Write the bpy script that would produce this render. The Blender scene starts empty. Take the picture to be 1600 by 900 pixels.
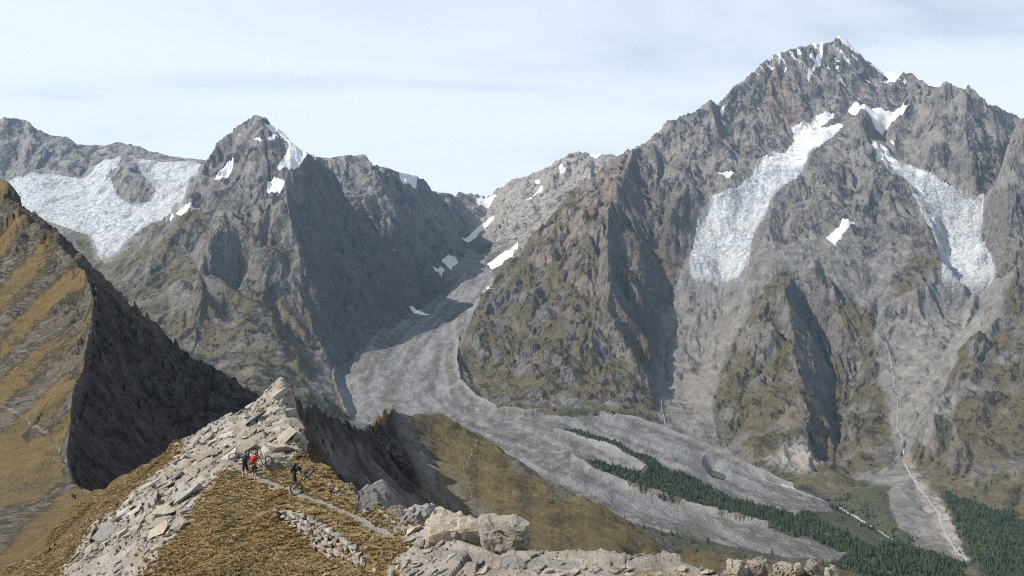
import bpy, bmesh, math, random, os
import numpy as np
from mathutils import Vector, Matrix
from mathutils.geometry import delaunay_2d_cdt

random.seed(7)
rng = np.random.default_rng(7)
scene = bpy.context.scene
COL = scene.collection

# ------------------------------------------------------------------ camera
F, CX, HY = 1232.0, 800.0, 420.0          # focal length and horizon in photograph pixels (1600 x 900)
cam_d = bpy.data.cameras.new('camera')
cam_d.sensor_width = 36.0
cam_d.lens = 36.0 * F / 1600.0
cam_d.shift_y = -(450.0 - HY) / 1600.0
cam_d.clip_start, cam_d.clip_end = 1.0, 60000.0
cam = bpy.data.objects.new('camera', cam_d)
COL.objects.link(cam)
cam.location = (0, 0, 0)
cam.rotation_euler = (math.radians(90), 0, 0)
scene.camera = cam

# ------------------------------------------------------------------ world, sun, exposure
SUN_AZ_BEHIND, SUN_EL = math.radians(11), math.radians(42)
SUN = Vector((-math.cos(SUN_AZ_BEHIND) * math.cos(SUN_EL), -math.sin(SUN_AZ_BEHIND) * math.cos(SUN_EL), math.sin(SUN_EL)))
world = bpy.data.worlds.new('World')
scene.world = world
world.use_nodes = True
wn, wl = world.node_tree.nodes, world.node_tree.links
wn.clear()
w_out = wn.new('ShaderNodeOutputWorld')
w_bg = wn.new('ShaderNodeBackground')
w_bg.inputs['Strength'].default_value = 0.078
sky = wn.new('ShaderNodeTexSky')
sky.sky_type = 'NISHITA'
sky.sun_disc = False
sky.sun_elevation = SUN_EL
sky.sun_rotation = math.atan2(SUN.x, SUN.y)
sky.altitude = 2700
sky.air_density, sky.dust_density, sky.ozone_density = 1.0, 1.2, 1.0
# thin veil of high cirrus stretched along the horizon
tc = wn.new('ShaderNodeTexCoord')
sep = wn.new('ShaderNodeSeparateXYZ')
wl.new(tc.outputs['Generated'], sep.inputs[0])
addz = wn.new('ShaderNodeMath'); addz.operation = 'ADD'; addz.inputs[1].default_value = 0.10
absz = wn.new('ShaderNodeMath'); absz.operation = 'ABSOLUTE'
wl.new(sep.outputs['Z'], absz.inputs[0]); wl.new(absz.outputs[0], addz.inputs[0])
dvx = wn.new('ShaderNodeMath'); dvx.operation = 'DIVIDE'
dvy = wn.new('ShaderNodeMath'); dvy.operation = 'DIVIDE'
wl.new(sep.outputs['X'], dvx.inputs[0]); wl.new(addz.outputs[0], dvx.inputs[1])
wl.new(sep.outputs['Y'], dvy.inputs[0]); wl.new(addz.outputs[0], dvy.inputs[1])
cmb = wn.new('ShaderNodeCombineXYZ')
wl.new(dvx.outputs[0], cmb.inputs[0]); wl.new(dvy.outputs[0], cmb.inputs[1])
mp = wn.new('ShaderNodeMapping'); mp.inputs['Scale'].default_value = (0.55, 1.0, 1.0)
mp.inputs['Rotation'].default_value = (0, 0, math.radians(-8))
wl.new(cmb.outputs[0], mp.inputs[0])
cn = wn.new('ShaderNodeTexNoise')
cn.inputs['Scale'].default_value = 0.8; cn.inputs['Detail'].default_value = 9
cn.inputs['Roughness'].default_value = 0.55; cn.inputs['Distortion'].default_value = 0.6
wl.new(mp.outputs[0], cn.inputs['Vector'])
cr = wn.new('ShaderNodeMapRange'); cr.clamp = True; cr.interpolation_type = 'SMOOTHSTEP'
cr.inputs[1].default_value, cr.inputs[2].default_value, cr.inputs[3].default_value, cr.inputs[4].default_value = .30, .66, .20, .85   # optical thickness of the veil
wl.new(cn.outputs['Fac'], cr.inputs[0])
def wmath(op, a, b=None):
    o = wn.new('ShaderNodeMath'); o.operation = op
    for i, v in enumerate((a, b)):
        if v is None: continue
        if hasattr(v, 'is_output'): wl.new(v, o.inputs[i])
        else: o.inputs[i].default_value = v
    return o.outputs[0]
slant = wmath('DIVIDE', cr.outputs[0], wmath('MAXIMUM', absz.outputs[0], .03))     # a longer way through it near the horizon
veil = wmath('SUBTRACT', 1.0, wmath('EXPONENT', wmath('MULTIPLY', slant, -1.0)))
cmix = wn.new('ShaderNodeMixRGB')
cmix.inputs['Color2'].default_value = (8.8, 9.5, 10.7, 1)
wl.new(veil, cmix.inputs['Fac']); wl.new(sky.outputs[0], cmix.inputs['Color1'])
wl.new(cmix.outputs[0], w_bg.inputs['Color'])
wl.new(w_bg.outputs[0], w_out.inputs['Surface'])

sun_d = bpy.data.lights.new('sun', 'SUN')
sun_d.energy = 5.0
sun_d.angle = math.radians(0.53)
sun_d.color = (1.0, 0.945, 0.86)
sun_o = bpy.data.objects.new('sun', sun_d)
COL.objects.link(sun_o)
sun_o.location = (-300, -100, 400)
sun_o.rotation_euler = SUN.to_track_quat('Z', 'Y').to_euler()

vs = scene.view_settings
vs.view_transform, vs.look, vs.exposure, vs.gamma = 'Standard', 'None', 0.45, 1.0
vs.use_curve_mapping = False
scene.render.engine = 'CYCLES'
cy = scene.cycles
cy.max_bounces, cy.diffuse_bounces, cy.glossy_bounces = 4, 2, 2
cy.transmission_bounces, cy.volume_bounces, cy.transparent_max_bounces = 2, 0, 6
cy.use_denoising = False
cy.pixel_filter_type, cy.filter_width = 'BLACKMAN_HARRIS', 1.05
cy.use_adaptive_sampling = True

# ------------------------------------------------------------------ terrain: control lines
# Every control point is a place on the ground: bearing (photograph column), elevation angle (photograph row)
# and distance in metres.  Surveyed ridges, valley lines and feet of slopes are triangulated into one landscape.
def P(px, py, d):
    return Vector(((px - CX) / F * d, d, (HY - py) / F * d))

LINES = []      # (points, roughness)
def line(r, *pts):
    LINES.append((pts, r))
def crest(r, back, drop, *pts):
    LINES.append((pts, r))
    LINES.append((tuple((u, p + drop, d * back) for u, p, d in pts), r))

# far left skyline
crest(1, 1.10, 70, (-150,235,8300),(-60,205,8200),(0,187,8000),(20,184,8000),(42,192,8000),(62,213,8000),(105,216,7900),(120,228,7900),
     (145,230,7900),(190,223,7800),(205,227,7700),(225,236,7600),(250,243,7500),(280,250,7400),(312,253,7200))
line(.35, (-150,330,7400),(0,290,7400),(15,283,7350),(50,270,7300),(100,275,7300),(128,276,7300),(142,262,7400),(165,250,7500),(195,245,7450),(207,250,7350),(260,255,7150),(310,257,7000))
line(.12, (-150,360,6700),(60,312,6700),(150,312,6700),(170,300,6750))
line(.12, (225,285,6850),(260,285,6800),(300,280,6600))
line(.7, (178,262,7150),(195,258,6950),(208,270,6750),(222,285,6600),(240,298,6420),(232,310,6330),(200,312,6330),(185,300,6550),(180,280,6850))
line(.15, (40,340,6150),(100,345,6100),(170,335,6150),(250,325,6150),(280,318,6150))
line(.25, (60,390,5650),(120,395,5550),(160,408,5350),(190,402,5350),(215,370,5600),(250,345,5800))
line(.4, (-150,520,4700),(60,470,4900),(130,450,4950),(170,440,4950))
# left mountain
crest(.75, 1.07, 60, (292,325,5300),(298,305,5350),(310,275,5400),(320,255,5500),(330,238,5550),(345,222,5600),(365,205,5650),(385,194,5700),(400,182,5700),(418,186,5700),
     (432,200,5720),(445,211,5750),(455,224,5750),(470,234,5750),(492,240,5700),(510,258,5750),(530,285,5850))
line(.5, (530,285,5850),(560,330,6050),(590,368,6250),(620,400,6400),(650,430,6550),(676,457,6650))
line(.62, (492,240,5700),(470,265,5480),(450,297,5300),(442,320,5200),(456,345,5150),(466,380,5020),(475,430,4900),(472,470,4800),(490,515,4700),(515,555,4600))
line(.62, (418,190,5700),(425,235,5500),(425,280,5330),(415,330,5150),(400,360,5080))
line(.62, (340,330,5200),(370,300,5300),(320,300,5330))
line(.62, (400,360,5060),(392,385,4960),(372,372,4960),(350,359,4950),(336,374,4870),(324,400,4780),(312,430,4680),(300,460,4560))
line(.62, (388,412,4950),(366,436,4935),(345,458,4890),(330,474,4800))
line(.62, (440,375,5050),(428,400,4900),(420,440,4780),(415,480,4640))
line(.62, (448,400,5000),(446,440,4880),(440,470,4790),(438,500,4660))
line(1.1, (540,372,5750),(555,430,5500),(560,490,5200))
line(1.1, (500,330,5450),(510,400,5250),(520,480,4980))
line(.5, (270,370,5080),(240,400,4950),(205,430,4850),(175,440,4850),(200,480,4550),(260,530,4250),(330,575,3980),(400,592,3880),(450,606,3830),(500,612,3800))
line(.5, (300,400,4980),(260,450,4700),(290,500,4400),(360,520,4300),(400,550,4150),(450,560,4200))
line(.25, (525,572,4650),(590,525,5150),(640,494,5700),(660,478,6100),(682,464,6600))
# lateral moraine at the mouth of the side valley
line(.1, (524,572,4640),(521,590,4430),(527,615,4200),(537,640,3960),(545,655,3840))
line(.1, (535,580,4660),(535,600,4480),(545,630,4200),(555,650,4000))
line(.1, (490,585,4300),(475,610,3950),(500,635,3780),(530,660,3640),(470,640,3550))
# head of the side valley
crest(.9, 1.08, 60, (500,250,7200),(530,246,7300),(548,243,7300),(562,239,7300),(575,250,7300),(590,263,7400),(612,266,7600),(640,272,7800),(655,284,8000),(680,298,8600),
     (705,304,9200),(725,301,9500),(745,305,9600),(760,303,9600),(780,293,9500),(800,283,9400),(820,276,9400),(840,268,9400),(858,260,9400),(875,248,9400),
     (890,237,9400),(905,236,9400),(925,241,9300),(955,243,9200),(990,265,9000))
line(1, (575,250,7300),(595,290,7100),(622,330,6950),(650,370,6850),(676,410,6800),(690,440,6750))
line(1, (640,273,7800),(660,320,7700),(685,360,7500),(705,395,7350))
line(1, (660,380,7150),(640,330,7250),(615,290,7350))
line(.6, (700,430,7000),(715,405,7500),(722,385,8000),(730,375,8400))
line(.3, (740,402,7900),(745,385,8400),(760,365,8800),(775,350,9000))
line(.9, (745,345,9100),(760,330,9300))
line(1, (890,237,9400),(870,280,9000),(840,320,8600),(815,360,8200),(790,395,7700),(775,415,7300))
line(1, (925,280,8800),(900,320,8300),(870,350,8000),(840,370,7600),(800,420,7000))
line(.3, (905,300,8700),(890,335,8350))
line(1, (800,300,9250),(790,340,8900),(770,370,8500))
# debris covered ice in the side valley
line(.05, (700,452,6750),(722,440,6900),(750,425,7200),(765,430,7000))
line(.05, (670,490,5900),(700,480,6050),(735,470,6200),(755,462,6300))
line(.05, (610,540,5020),(650,530,5200),(690,520,5350),(720,510,5450))
line(.05, (545,600,4400),(590,580,4600),(640,575,4650),(690,570,4700),(712,560,4750))
line(.05, (560,650,3950),(600,630,4130),(650,625,4150),(700,620,4170),(715,605,4230))
line(.05, (560,690,3560),(640,670,3780),(720,660,3880),(780,665,3830))
line(.05, (640,740,3100),(720,720,3250),(800,700,3480),(850,680,3680))
line(.05, (760,760,2950),(840,740,3100),(880,725,3220))
# moraine walls of the bend
line(.05, (716,530,5000),(713,570,4620),(720,600,4300),(742,622,4130),(775,640,4000),(820,648,3950),(880,645,3970),(940,649,3920),(1000,660,3850),(1060,684,3700),(1120,709,3550),(1180,739,3400),(1240,765,3250),(1285,785,3130),(1296,798,3040))
line(.05, (728,580,4620),(735,605,4330),(758,626,4160),(800,645,4060),(860,650,4060),(940,653,4020),(1030,670,3930),(1085,694,3820),(1150,730,3650),(1215,760,3450),(1300,795,3200),(1370,832,2930),(1425,862,2680))
line(.05, (860,662,3800),(905,671,3740),(960,690,3600),(1020,716,3410),(1080,745,3250),(1140,773,3100),(1200,790,3000),(1260,803,2930))
line(.03, (905,682,3640),(960,703,3450),(1020,732,3250),(1080,760,3110),(1150,785,2970),(1220,800,2890),(1300,830,2700),(1400,858,2550),(1500,885,2430),(1700,930,2300))
line(.05, (868,679,3600),(910,688,3500),(950,702,3380),(990,722,3260),(1012,737,3180))
line(.03, (905,712,3330),(950,728,3220),(1000,752,3080),(1080,783,2930),(1150,805,2810),(1230,825,2690),(1310,850,2560))
line(.05, (895,718,3250),(920,741,3130),(1000,771,2960),(1100,802,2790),(1200,827,2640),(1260,843,2540),(1300,858,2460),(1335,869,2400))
line(.05, (930,775,2830),(1000,805,2680),(1100,832,2560),(1200,852,2450),(1290,874,2340))
line(.03, (900,800,2560),(1000,830,2430),(1100,852,2370),(1200,872,2290),(1300,888,2240))
line(.05, (950,880,2050),(1100,890,2120),(1250,905,2130))
line(.05, (800,800,2600),(700,780,2700),(600,750,2900),(500,700,3100),(400,650,3350),(250,640,3300),(0,640,3300),(-150,660,3200))
line(.1, (-150,700,2400),(200,700,2400),(450,760,2200),(700,860,2050),(950,960,1850),(1250,1000,1850),(1750,1000,1900))
# right massif skyline
crest(1, 1.08, 60, (940,278,6200),(965,250,6300),(985,238,6350),(1000,225,6400),(1020,205,6450),(1048,186,6500),(1065,182,6550),(1085,169,6600),(1110,155,6650),(1122,163,6700),
     (1132,163,6750),(1142,154,6800),(1155,133,6900),(1175,114,7000),(1200,96,7100),(1215,97,7150),(1235,83,7200),(1260,73,7250),(1290,66,7300),(1315,59,7300),(1330,69,7300),
     (1345,85,7300),(1370,99,7350),(1390,117,7400),(1402,121,7420),(1415,120,7400),(1440,125,7400),(1462,134,7350),(1500,160,7300))
crest(.8, 1.06, 50, (1500,200,8000),(1545,168,8000),(1560,170,8000),(1575,178,8000),(1595,197,8000),(1700,230,8000))
# left limb and crest of its front spur
line(1, (940,278,6200),(905,294,6150),(880,320,6000),(850,350,5850),(830,375,5750),(800,405,5600),(780,430,5450),(760,460,5300),(740,495,5060),(726,530,4850))
line(.6, (900,330,6500),(840,400,6400),(790,450,6150),(765,478,5900))
line(.5, (722,560,4640),(732,592,4360),(762,620,4170),(810,639,4070),(870,643,4070),(935,645,4070),(1000,650,4080))
line(1, (1000,225,6400),(978,262,6000),(955,320,5600),(945,385,5250),(958,450,4950),(968,520,4700),(985,585,4450),(1005,640,4200))
line(1, (900,400,5420),(860,460,5080),(850,540,4620),(860,600,4320))
line(1, (800,480,5080),(780,550,4680),(800,600,4350))
line(1, (920,460,5020),(910,540,4620),(925,600,4320))
line(1, (1048,186,6500),(1070,240,6200),(1065,290,5900),(1045,340,5650))
line(1, (1025,280,6120),(1010,330,5750),(1000,400,5400),(1010,470,5080),(1010,540,4800),(1020,600,4450))
line(1, (1110,155,6650),(1120,210,6420),(1130,260,6150),(1105,310,5850))
line(1, (1155,135,6900),(1165,190,6650),(1185,230,6350))
line(1, (1200,96,7100),(1205,150,6880),(1215,195,6650))
line(1, (1315,59,7300),(1300,110,7100),(1285,160,6880),(1265,185,6780))
line(1, (1370,99,7350),(1355,140,7120),(1340,160,6960))
line(.5, (1240,198,6650),(1236,222,6450),(1210,243,6250),(1185,250,6200),(1175,270,6050),(1150,292,5900),(1118,310,5850),(1100,340,5750),(1090,380,5580),(1062,435,5380),(1042,480,5260),(1030,540,5010),(1026,600,4640),(1030,650,4230))
# left glacier
line(.1, (1320,182,6780),(1290,205,6560),(1255,228,6380),(1225,250,6200))
line(.12, (1270,245,6220),(1225,275,6020),(1180,310,5850),(1150,350,5690),(1125,395,5520),(1110,425,5400))
line(.3, (1345,175,6740),(1310,222,6380),(1280,245,6240),(1265,268,6080),(1222,292,5880),(1200,330,5680),(1185,370,5500),(1168,420,5270))
line(.5, (1140,450,5270),(1090,470,5270),(1060,490,5230))
line(.6, (1160,480,5090),(1110,520,5020),(1070,540,5010))
line(.6, (1130,570,4760),(1090,590,4740),(1050,600,4680))
line(.25, (1105,650,4300),(1070,640,4360),(1045,640,4340),(1060,670,4060),(1095,700,3900))
# central buttress
line(1, (1345,168,6740),(1358,200,6560),(1376,240,6330),(1392,278,6080),(1412,286,5970),(1426,320,5800),(1440,345,5640))
line(1, (1345,168,6740),(1335,205,6500),(1315,235,6290),(1285,285,5980),(1250,330,5720),(1232,365,5500))
line(1, (1380,300,5850),(1350,330,5700),(1330,345,5600),(1390,340,5680))
line(.3, (1325,355,5560),(1300,375,5430),(1260,378,5380),(1235,395,5270),(1280,400,5260))
line(.5, (1412,380,5420),(1385,400,5330),(1400,350,5600))
line(.4, (1210,410,5180),(1190,450,5080),(1240,432,5080))
line(.8, (1445,352,5600),(1432,372,5440),(1460,385,5330),(1470,415,5130),(1462,445,5010),(1430,462,4930),(1395,478,4930))
line(.3, (1420,400,5300),(1400,430,5120),(1370,440,5080),(1350,470,4950))
# right glacier
line(.1, (1362,228,6520),(1385,255,6330),(1420,285,6150),(1450,320,5920),(1480,360,5730),(1490,410,5480),(1480,450,5220))
line(.1, (1385,228,6560),(1450,283,6180),(1500,304,6030),(1540,310,5960),(1533,350,5720),(1540,395,5440),(1555,440,5150))
line(.12, (1420,262,6330),(1480,310,5990),(1510,350,5740),(1515,400,5420))
line(.1, (1345,140,7090),(1375,172,6880),(1400,178,6850),(1420,160,6950),(1385,205,6680),(1372,215,6620))
# right peak
crest(1, 1.06, 60, (1440,126,7000),(1462,138,6750),(1478,133,6650),(1490,139,6600),(1520,141,6500),(1530,154,6450),(1545,180,6400),(1560,200,6350),(1575,225,6300),(1582,250,6280))
line(1, (1440,126,7000),(1415,153,6780),(1396,190,6600),(1382,224,6480))
line(1, (1478,134,6650),(1470,190,6450),(1450,240,6250),(1450,275,6180))
line(1, (1520,142,6500),(1515,200,6280),(1520,260,6080),(1525,300,5980))
line(1, (1700,140,5600),(1640,165,5600),(1600,192,5600),(1582,225,5550),(1562,265,5520),(1546,300,5520),(1537,340,5480),(1545,390,5320),(1568,412,5120))
line(1, (1600,300,5350),(1600,360,5180),(1600,412,5000),(1700,420,4900))
# pyramid and cliffs under the central buttress
line(1, (1222,467,4850),(1196,510,4740),(1166,560,4580),(1132,620,4330),(1112,660,4130),(1110,690,3980))
line(1, (1222,467,4850),(1236,520,4650),(1250,600,4280),(1262,690,3870),(1270,755,3560))
line(.8, (1240,440,5040),(1252,480,5020),(1280,540,4890),(1304,610,4610),(1312,660,4290),(1300,740,3740))
line(1, (1262,440,5020),(1275,430,5060),(1282,450,5000),(1300,500,4900),(1335,540,4700),(1368,585,4500),(1385,630,4280),(1390,690,3920))
line(.7, (1298,450,5060),(1320,480,4960),(1345,500,4860),(1375,520,4780))
line(1, (1180,640,4180),(1190,700,3830)),
line(1, (1340,650,4150),(1345,710,3780))
line(.3, (1112,702,3930),(1150,725,3780),(1200,747,3600),(1270,766,3470),(1330,766,3430),(1385,742,3580),(1408,722,3700))
line(.6, (1380,480,4930),(1450,488,4900),(1530,470,4960))
line(.8, (1395,540,4660),(1450,545,4600),(1510,520,4700))
line(.5, (1384,530,4690),(1397,590,4400),(1404,650,4080),(1410,705,3780))
line(.8, (1440,600,4250),(1470,580,4350))
# right lower spur
line(1, (1750,360,4800),(1640,405,4650),(1600,440,4450),(1576,475,4320),(1545,530,4130),(1510,580,3980),(1462,635,3830),(1428,685,3700))
line(1, (1600,560,3950),(1560,620,3750),(1500,690,3520),(1460,730,3450))
line(1, (1700,600,3750),(1620,700,3380),(1560,740,3280))
line(.2, (1416,722,3640),(1450,746,3430),(1490,768,3280),(1540,788,3140),(1600,812,2990),(1750,860,2800))
line(.03, (1410,722,3650),(1430,770,3300),(1470,830,2900),(1500,880,2600),(1520,910,2450))
line(.03, (1375,768,3270),(1345,780,3230),(1400,825,2920))
line(.03, (1500,800,3020),(1560,850,2720),(1620,890,2520),(1750,960,2250))
# -------------------------------------------------- middle distance
line(1.2, (-150,200,760),(-60,255,690),(0,290,640),(20,315,620),(40,345,600),(70,371,570),(100,397,540),(113,413,520),(135,435,490),(152,455,460),(156,485,425),(146,530,375),(133,580,330),(118,635,290),(110,690,255),(121,740,230),(133,770,210))
line(1.3, (152,455,460),(165,482,480),(200,520,530),(240,545,580),(270,565,620),(300,590,660),(335,610,700),(375,632,750),(395,655,780))
line(.8, (40,420,760),(150,540,760),(260,640,800),(380,720,900),(440,760,900),(-150,420,950))
line(1.4, (200,620,430),(270,650,480),(330,670,560))
line(1.4, (165,640,320),(190,700,290),(240,720,310))
line(.6, (150,785,225),(200,780,270),(260,760,330),(330,740,430),(400,750,420))
line(.4, (-150,330,620),(0,420,520),(60,430,520),(100,450,490))
line(.4, (-150,450,500),(0,520,430),(60,520,435),(120,520,400))
line(.35, (-150,560,400),(0,610,360),(50,610,355),(90,620,325))
line(.2, (-150,680,300),(0,700,275),(50,700,270),(85,705,258))
line(.2, (-150,780,215),(0,780,205),(60,770,215),(110,782,212))
line(.2, (-150,850,150),(0,830,160),(60,815,175),(100,805,185))
line(.2, (-150,900,118),(0,880,122),(50,862,130),(100,835,142),(140,805,165))
line(.2, (-150,960,95),(0,930,96),(60,892,100),(110,862,108))
line(1, (360,614,1150),(372,609,1130),(385,612,1120),(398,607,1120),(412,614,1120),(430,650,1100))
# crags behind the summit rocks, running out to the grassy spur
line(1.3, (437,606,75),(455,620,84),(470,640,98),(485,655,130),(500,651,160),(515,652,190),(530,664,230),(548,678,290),(562,690,370),(578,694,470),(592,680,680),(605,651,900))
line(.7, (420,700,150),(440,730,230),(500,740,420),(560,720,600),(570,740,900),(600,760,1300))
line(1.3, (462,690,86),(490,700,108),(525,715,150),(560,735,210),(590,745,280))
line(.7, (545,680,800),(555,672,880),(580,662,910))
line(.7, (500,760,84),(560,800,115),(640,830,170),(720,850,260),(800,865,350))
line(.7, (600,750,330),(650,780,370),(720,820,420),(790,850,440))
line(.5, (605,651,900),(625,657,920),(650,656,960),(680,652,1000),(706,652,1050),(725,662,1050),(745,680,1040),(770,690,1020),(790,705,1000),(810,730,950),(835,750,900),
     (850,761,880),(880,763,870),(900,769,860),(925,785,850),(950,795,830),(970,815,790),(995,840,720),(1012,856,650),(1035,874,580))
line(.5, (605,720,1300),(700,740,1450),(800,800,1350),(880,850,1200),(960,900,1100),(1030,960,850))
line(.5, (605,651,900),(622,700,770),(650,750,640),(690,800,530),(740,835,470))
line(.5, (640,690,830),(670,730,740),(700,780,620),(740,810,540))
line(.5, (706,652,1050),(695,700,880),(715,760,700),(770,820,530),(820,852,440))
line(.55, (760,720,900),(800,770,740),(850,820,560),(890,850,470))
line(.55, (850,761,880),(870,800,700),(920,840,540))
line(.35, (935,800,740),(940,828,600),(925,850,500),(880,865,420),(830,880,380))
line(.35, (960,830,660),(990,858,560),(960,870,450),(900,885,380))
line(.1, (1000,880,345),(1022,871,340),(1060,871,340),(1100,876,335),(1150,880,330),(1190,876,335),(1225,868,340),(1265,876,335),(1320,890,320),(1370,902,310),(1600,960,280),(1750,990,270))
line(.2, (1010,905,450),(1100,960,520),(1225,980,540),(1350,1010,500),(1750,1060,480))
line(.1, (900,910,250),(1000,905,240),(1200,910,240),(1400,930,230),(1700,1000,220))
# -------------------------------------------------- the near ridge
line(.5, (456,617,77),(446,611,76),(432,609,75),(418,619,74),(400,633,74),(370,643,74),(340,659,74),(312,682,74),(292,700,76),(260,715,84),(230,730,100),(200,746,125),(166,763,165),(135,775,205))
line(.5, (420,690,105),(340,740,120),(280,770,150),(230,785,190))
line(.34, (437,607,75),(450,650,68),(462,690,62),(480,722,57),(515,737,51),(540,757,46.5),(562,778,42),(600,806,37),(640,828,33),(700,848,30),(760,868,28),(820,876,26.8),(900,881,26.2),
     (1000,889,25.3),(1100,896,24.8),(1200,899,24.6),(1320,903,24.2),(1500,940,22),(1750,1000,20))
line(.5, (480,790,66),(540,830,58),(600,870,48),(680,900,41),(780,930,37),(900,950,36),(1100,980,34),(1320,1000,33),(1750,1100,30))
line(.5, (560,980,90),(800,1050,75),(1100,1080,70),(1400,1080,70),(1750,1150,70))
line(.3, (700,960,170),(900,990,150),(1200,1000,140),(1750,1060,140))
line(.12, (340,716,62),(375,735,55),(400,746,51),(465,771,45.5),(520,796,41),(570,821,36.6),(620,846,32.6),(662,863,30),(760,881,26.9),(900,890,25.4))
line(.12, (436,796,41.2),(470,801,40),(500,816,38),(530,836,35.2),(560,856,32.8),(578,872,31.2))
line(.12, (450,812,40.6),(468,830,39.3),(497,858,37.3),(525,878,34.6),(553,893,32.2),(568,902,30.8))
line(.12, (302,775,52),(352,817,44),(401,864,38.6),(450,888,35.2))
line(.12, (255,817,47.5),(233,867,43.5),(320,876,40),(300,905,38),(400,905,36))
line(.2, (520,905,32),(600,900,29.3),(700,903,27),(850,908,25),(1000,915,23.6),(1300,935,21.5))
line(.35, (380,682,66),(345,716,63),(300,757,56),(240,812,50.5),(180,862,47.5),(120,898,47))
line(.35, (330,700,69),(262,735,66),(205,780,60),(150,830,56),(95,880,54),(60,905,54))
line(.3, (180,765,110),(130,810,100),(90,860,84))
line(.2, (-150,1000,70),(60,1000,45),(300,1000,32),(600,1000,23),(900,1000,19.5),(1300,1000,18),(1750,1080,17))
# outer frame
line(.2, (-260,1500,12),(300,1500,12),(800,1500,12),(1300,1500,12),(1860,1500,12))
line(.5, (-260,520,14500),(200,520,14500),(800,520,14500),(1300,520,14500),(1860,520,14500))
line(.3, (-260,1300,25),(-260,1000,75),(-260,800,200),(-260,520,420),(-260,180,760),(-260,430,1000),(-260,680,2500),(-260,560,4700),(-260,340,7400),(-260,240,8400))
line(.3, (1860,1300,25),(1860,1100,70),(1860,1000,300),(1860,1060,480),(1860,1000,1900),(1860,900,2700),(1860,640,3700),(1860,340,4800),(1860,110,5600),(1860,240,8000))

# ------------------------------------------------------------------ terrain: grid
COLS = np.linspace(-190, 1790, 1250)
def geo(a, b, step):
    n = int(round(math.log(b / a) / step))
    return a * np.exp(np.arange(n) * math.log(b / a) / n)
DIST = np.concatenate([geo(15, 22, .02), geo(22, 112, .0047), geo(112, 1200, .0068), geo(1200, 2050, .03), geo(2050, 3000, .003), geo(3000, 7450, .0019), geo(7450, 9700, .0026), geo(9700, 14000, .03), [14000.0]])
NC, NR = len(COLS), len(DIST)
LOGD = np.log(DIST)

def densify():
    pts, att = [], []
    for poly, r in LINES:
        for (u0, p0, d0), (u1, p1, d1) in zip(poly[:-1], poly[1:]):
            n = max(1, int(max(abs(u1 - u0) / 14, abs(math.log(d1 / d0)) / .012)))
            n = min(n, 24)
            for k in range(n):
                t = k / n
                pts.append((u0 + (u1 - u0) * t, math.log(d0) + (math.log(d1) - math.log(d0)) * t)); att.append((p0 + (p1 - p0) * t, r))
        pts.append((poly[-1][0], math.log(poly[-1][2]))); att.append((poly[-1][1], r))
    return np.array(pts), np.array(att)

def triangulate():
    pts, att = densify()
    key = np.round(pts * np.array([1.0, 2000.0])).astype(int)
    _, idx = np.unique(key, axis=0, return_index=True)
    pts, att = pts[idx], att[idx]
    conf = np.stack([pts[:, 0] / F, pts[:, 1]], 1)
    out = delaunay_2d_cdt([Vector(c) for c in conf], [], [], 0, 1e-7)
    vo, tris, orig = out[0], out[2], out[3]
    A = np.array([att[o[0]] for o in orig])
    V = np.array([(v.x * F, v.y) for v in vo])
    PY = np.full((NR, NC), np.nan); RG = np.zeros((NR, NC))
    du = COLS[1] - COLS[0]
    for t in tris:
        a, b, c = V[t[0]], V[t[1]], V[t[2]]
        det = (b[0] - a[0]) * (c[1] - a[1]) - (c[0] - a[0]) * (b[1] - a[1])
        if abs(det) < 1e-12: continue
        c0 = max(0, int((min(a[0], b[0], c[0]) - COLS[0]) / du)); c1 = min(NC, int((max(a[0], b[0], c[0]) - COLS[0]) / du) + 2)
        r0 = max(0, np.searchsorted(LOGD, min(a[1], b[1], c[1])) - 1); r1 = min(NR, np.searchsorted(LOGD, max(a[1], b[1], c[1])) + 1)
        if c1 <= c0 or r1 <= r0: continue
        uu = COLS[c0:c1][None, :] - a[0]; ll = LOGD[r0:r1][:, None] - a[1]
        w1 = (uu * (c[1] - a[1]) - ll * (c[0] - a[0])) / det
        w2 = (ll * (b[0] - a[0]) - uu * (b[1] - a[1])) / det
        m = (w1 >= -1e-6) & (w2 >= -1e-6) & (w1 + w2 <= 1 + 1e-6)
        pa, pb, pc = A[t[0]], A[t[1]], A[t[2]]
        v = pa[0] + w1 * (pb[0] - pa[0]) + w2 * (pc[0] - pa[0])
        q = pa[1] + w1 * (pb[1] - pa[1]) + w2 * (pc[1] - pa[1])
        S = PY[r0:r1, c0:c1]; S[m] = v[m]
        S = RG[r0:r1, c0:c1]; S[m] = q[m]
    assert not np.isnan(PY).any()
    return PY, RG

def blur(a, s0, s1):
    for ax, s in ((0, s0), (1, s1)):
        if s <= 0: continue
        n = int(3 * s) + 1
        k = np.exp(-.5 * (np.arange(-n, n + 1) / s) ** 2); k /= k.sum()
        pad = [(0, 0), (0, 0)]; pad[ax] = (n, n)
        b = np.pad(a, pad, mode='edge'); o = np.zeros_like(a)
        for i, w in enumerate(k):
            o += w * (b[i:i + a.shape[0], :] if ax == 0 else b[:, i:i + a.shape[1]])
        a = o
    return a

def hash2(ix, iy, seed):
    h = (ix.astype(np.int64) * 374761393 + iy.astype(np.int64) * 668265263 + seed * 1274126177) & 0xFFFFFFFF
    h = ((h ^ (h >> 13)) * 1274126177) & 0xFFFFFFFF
    h ^= h >> 16
    return ((h & 0xFFFF) / 65535.0).astype(np.float32), (((h >> 16) & 0xFFFF) / 65535.0).astype(np.float32)

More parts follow.
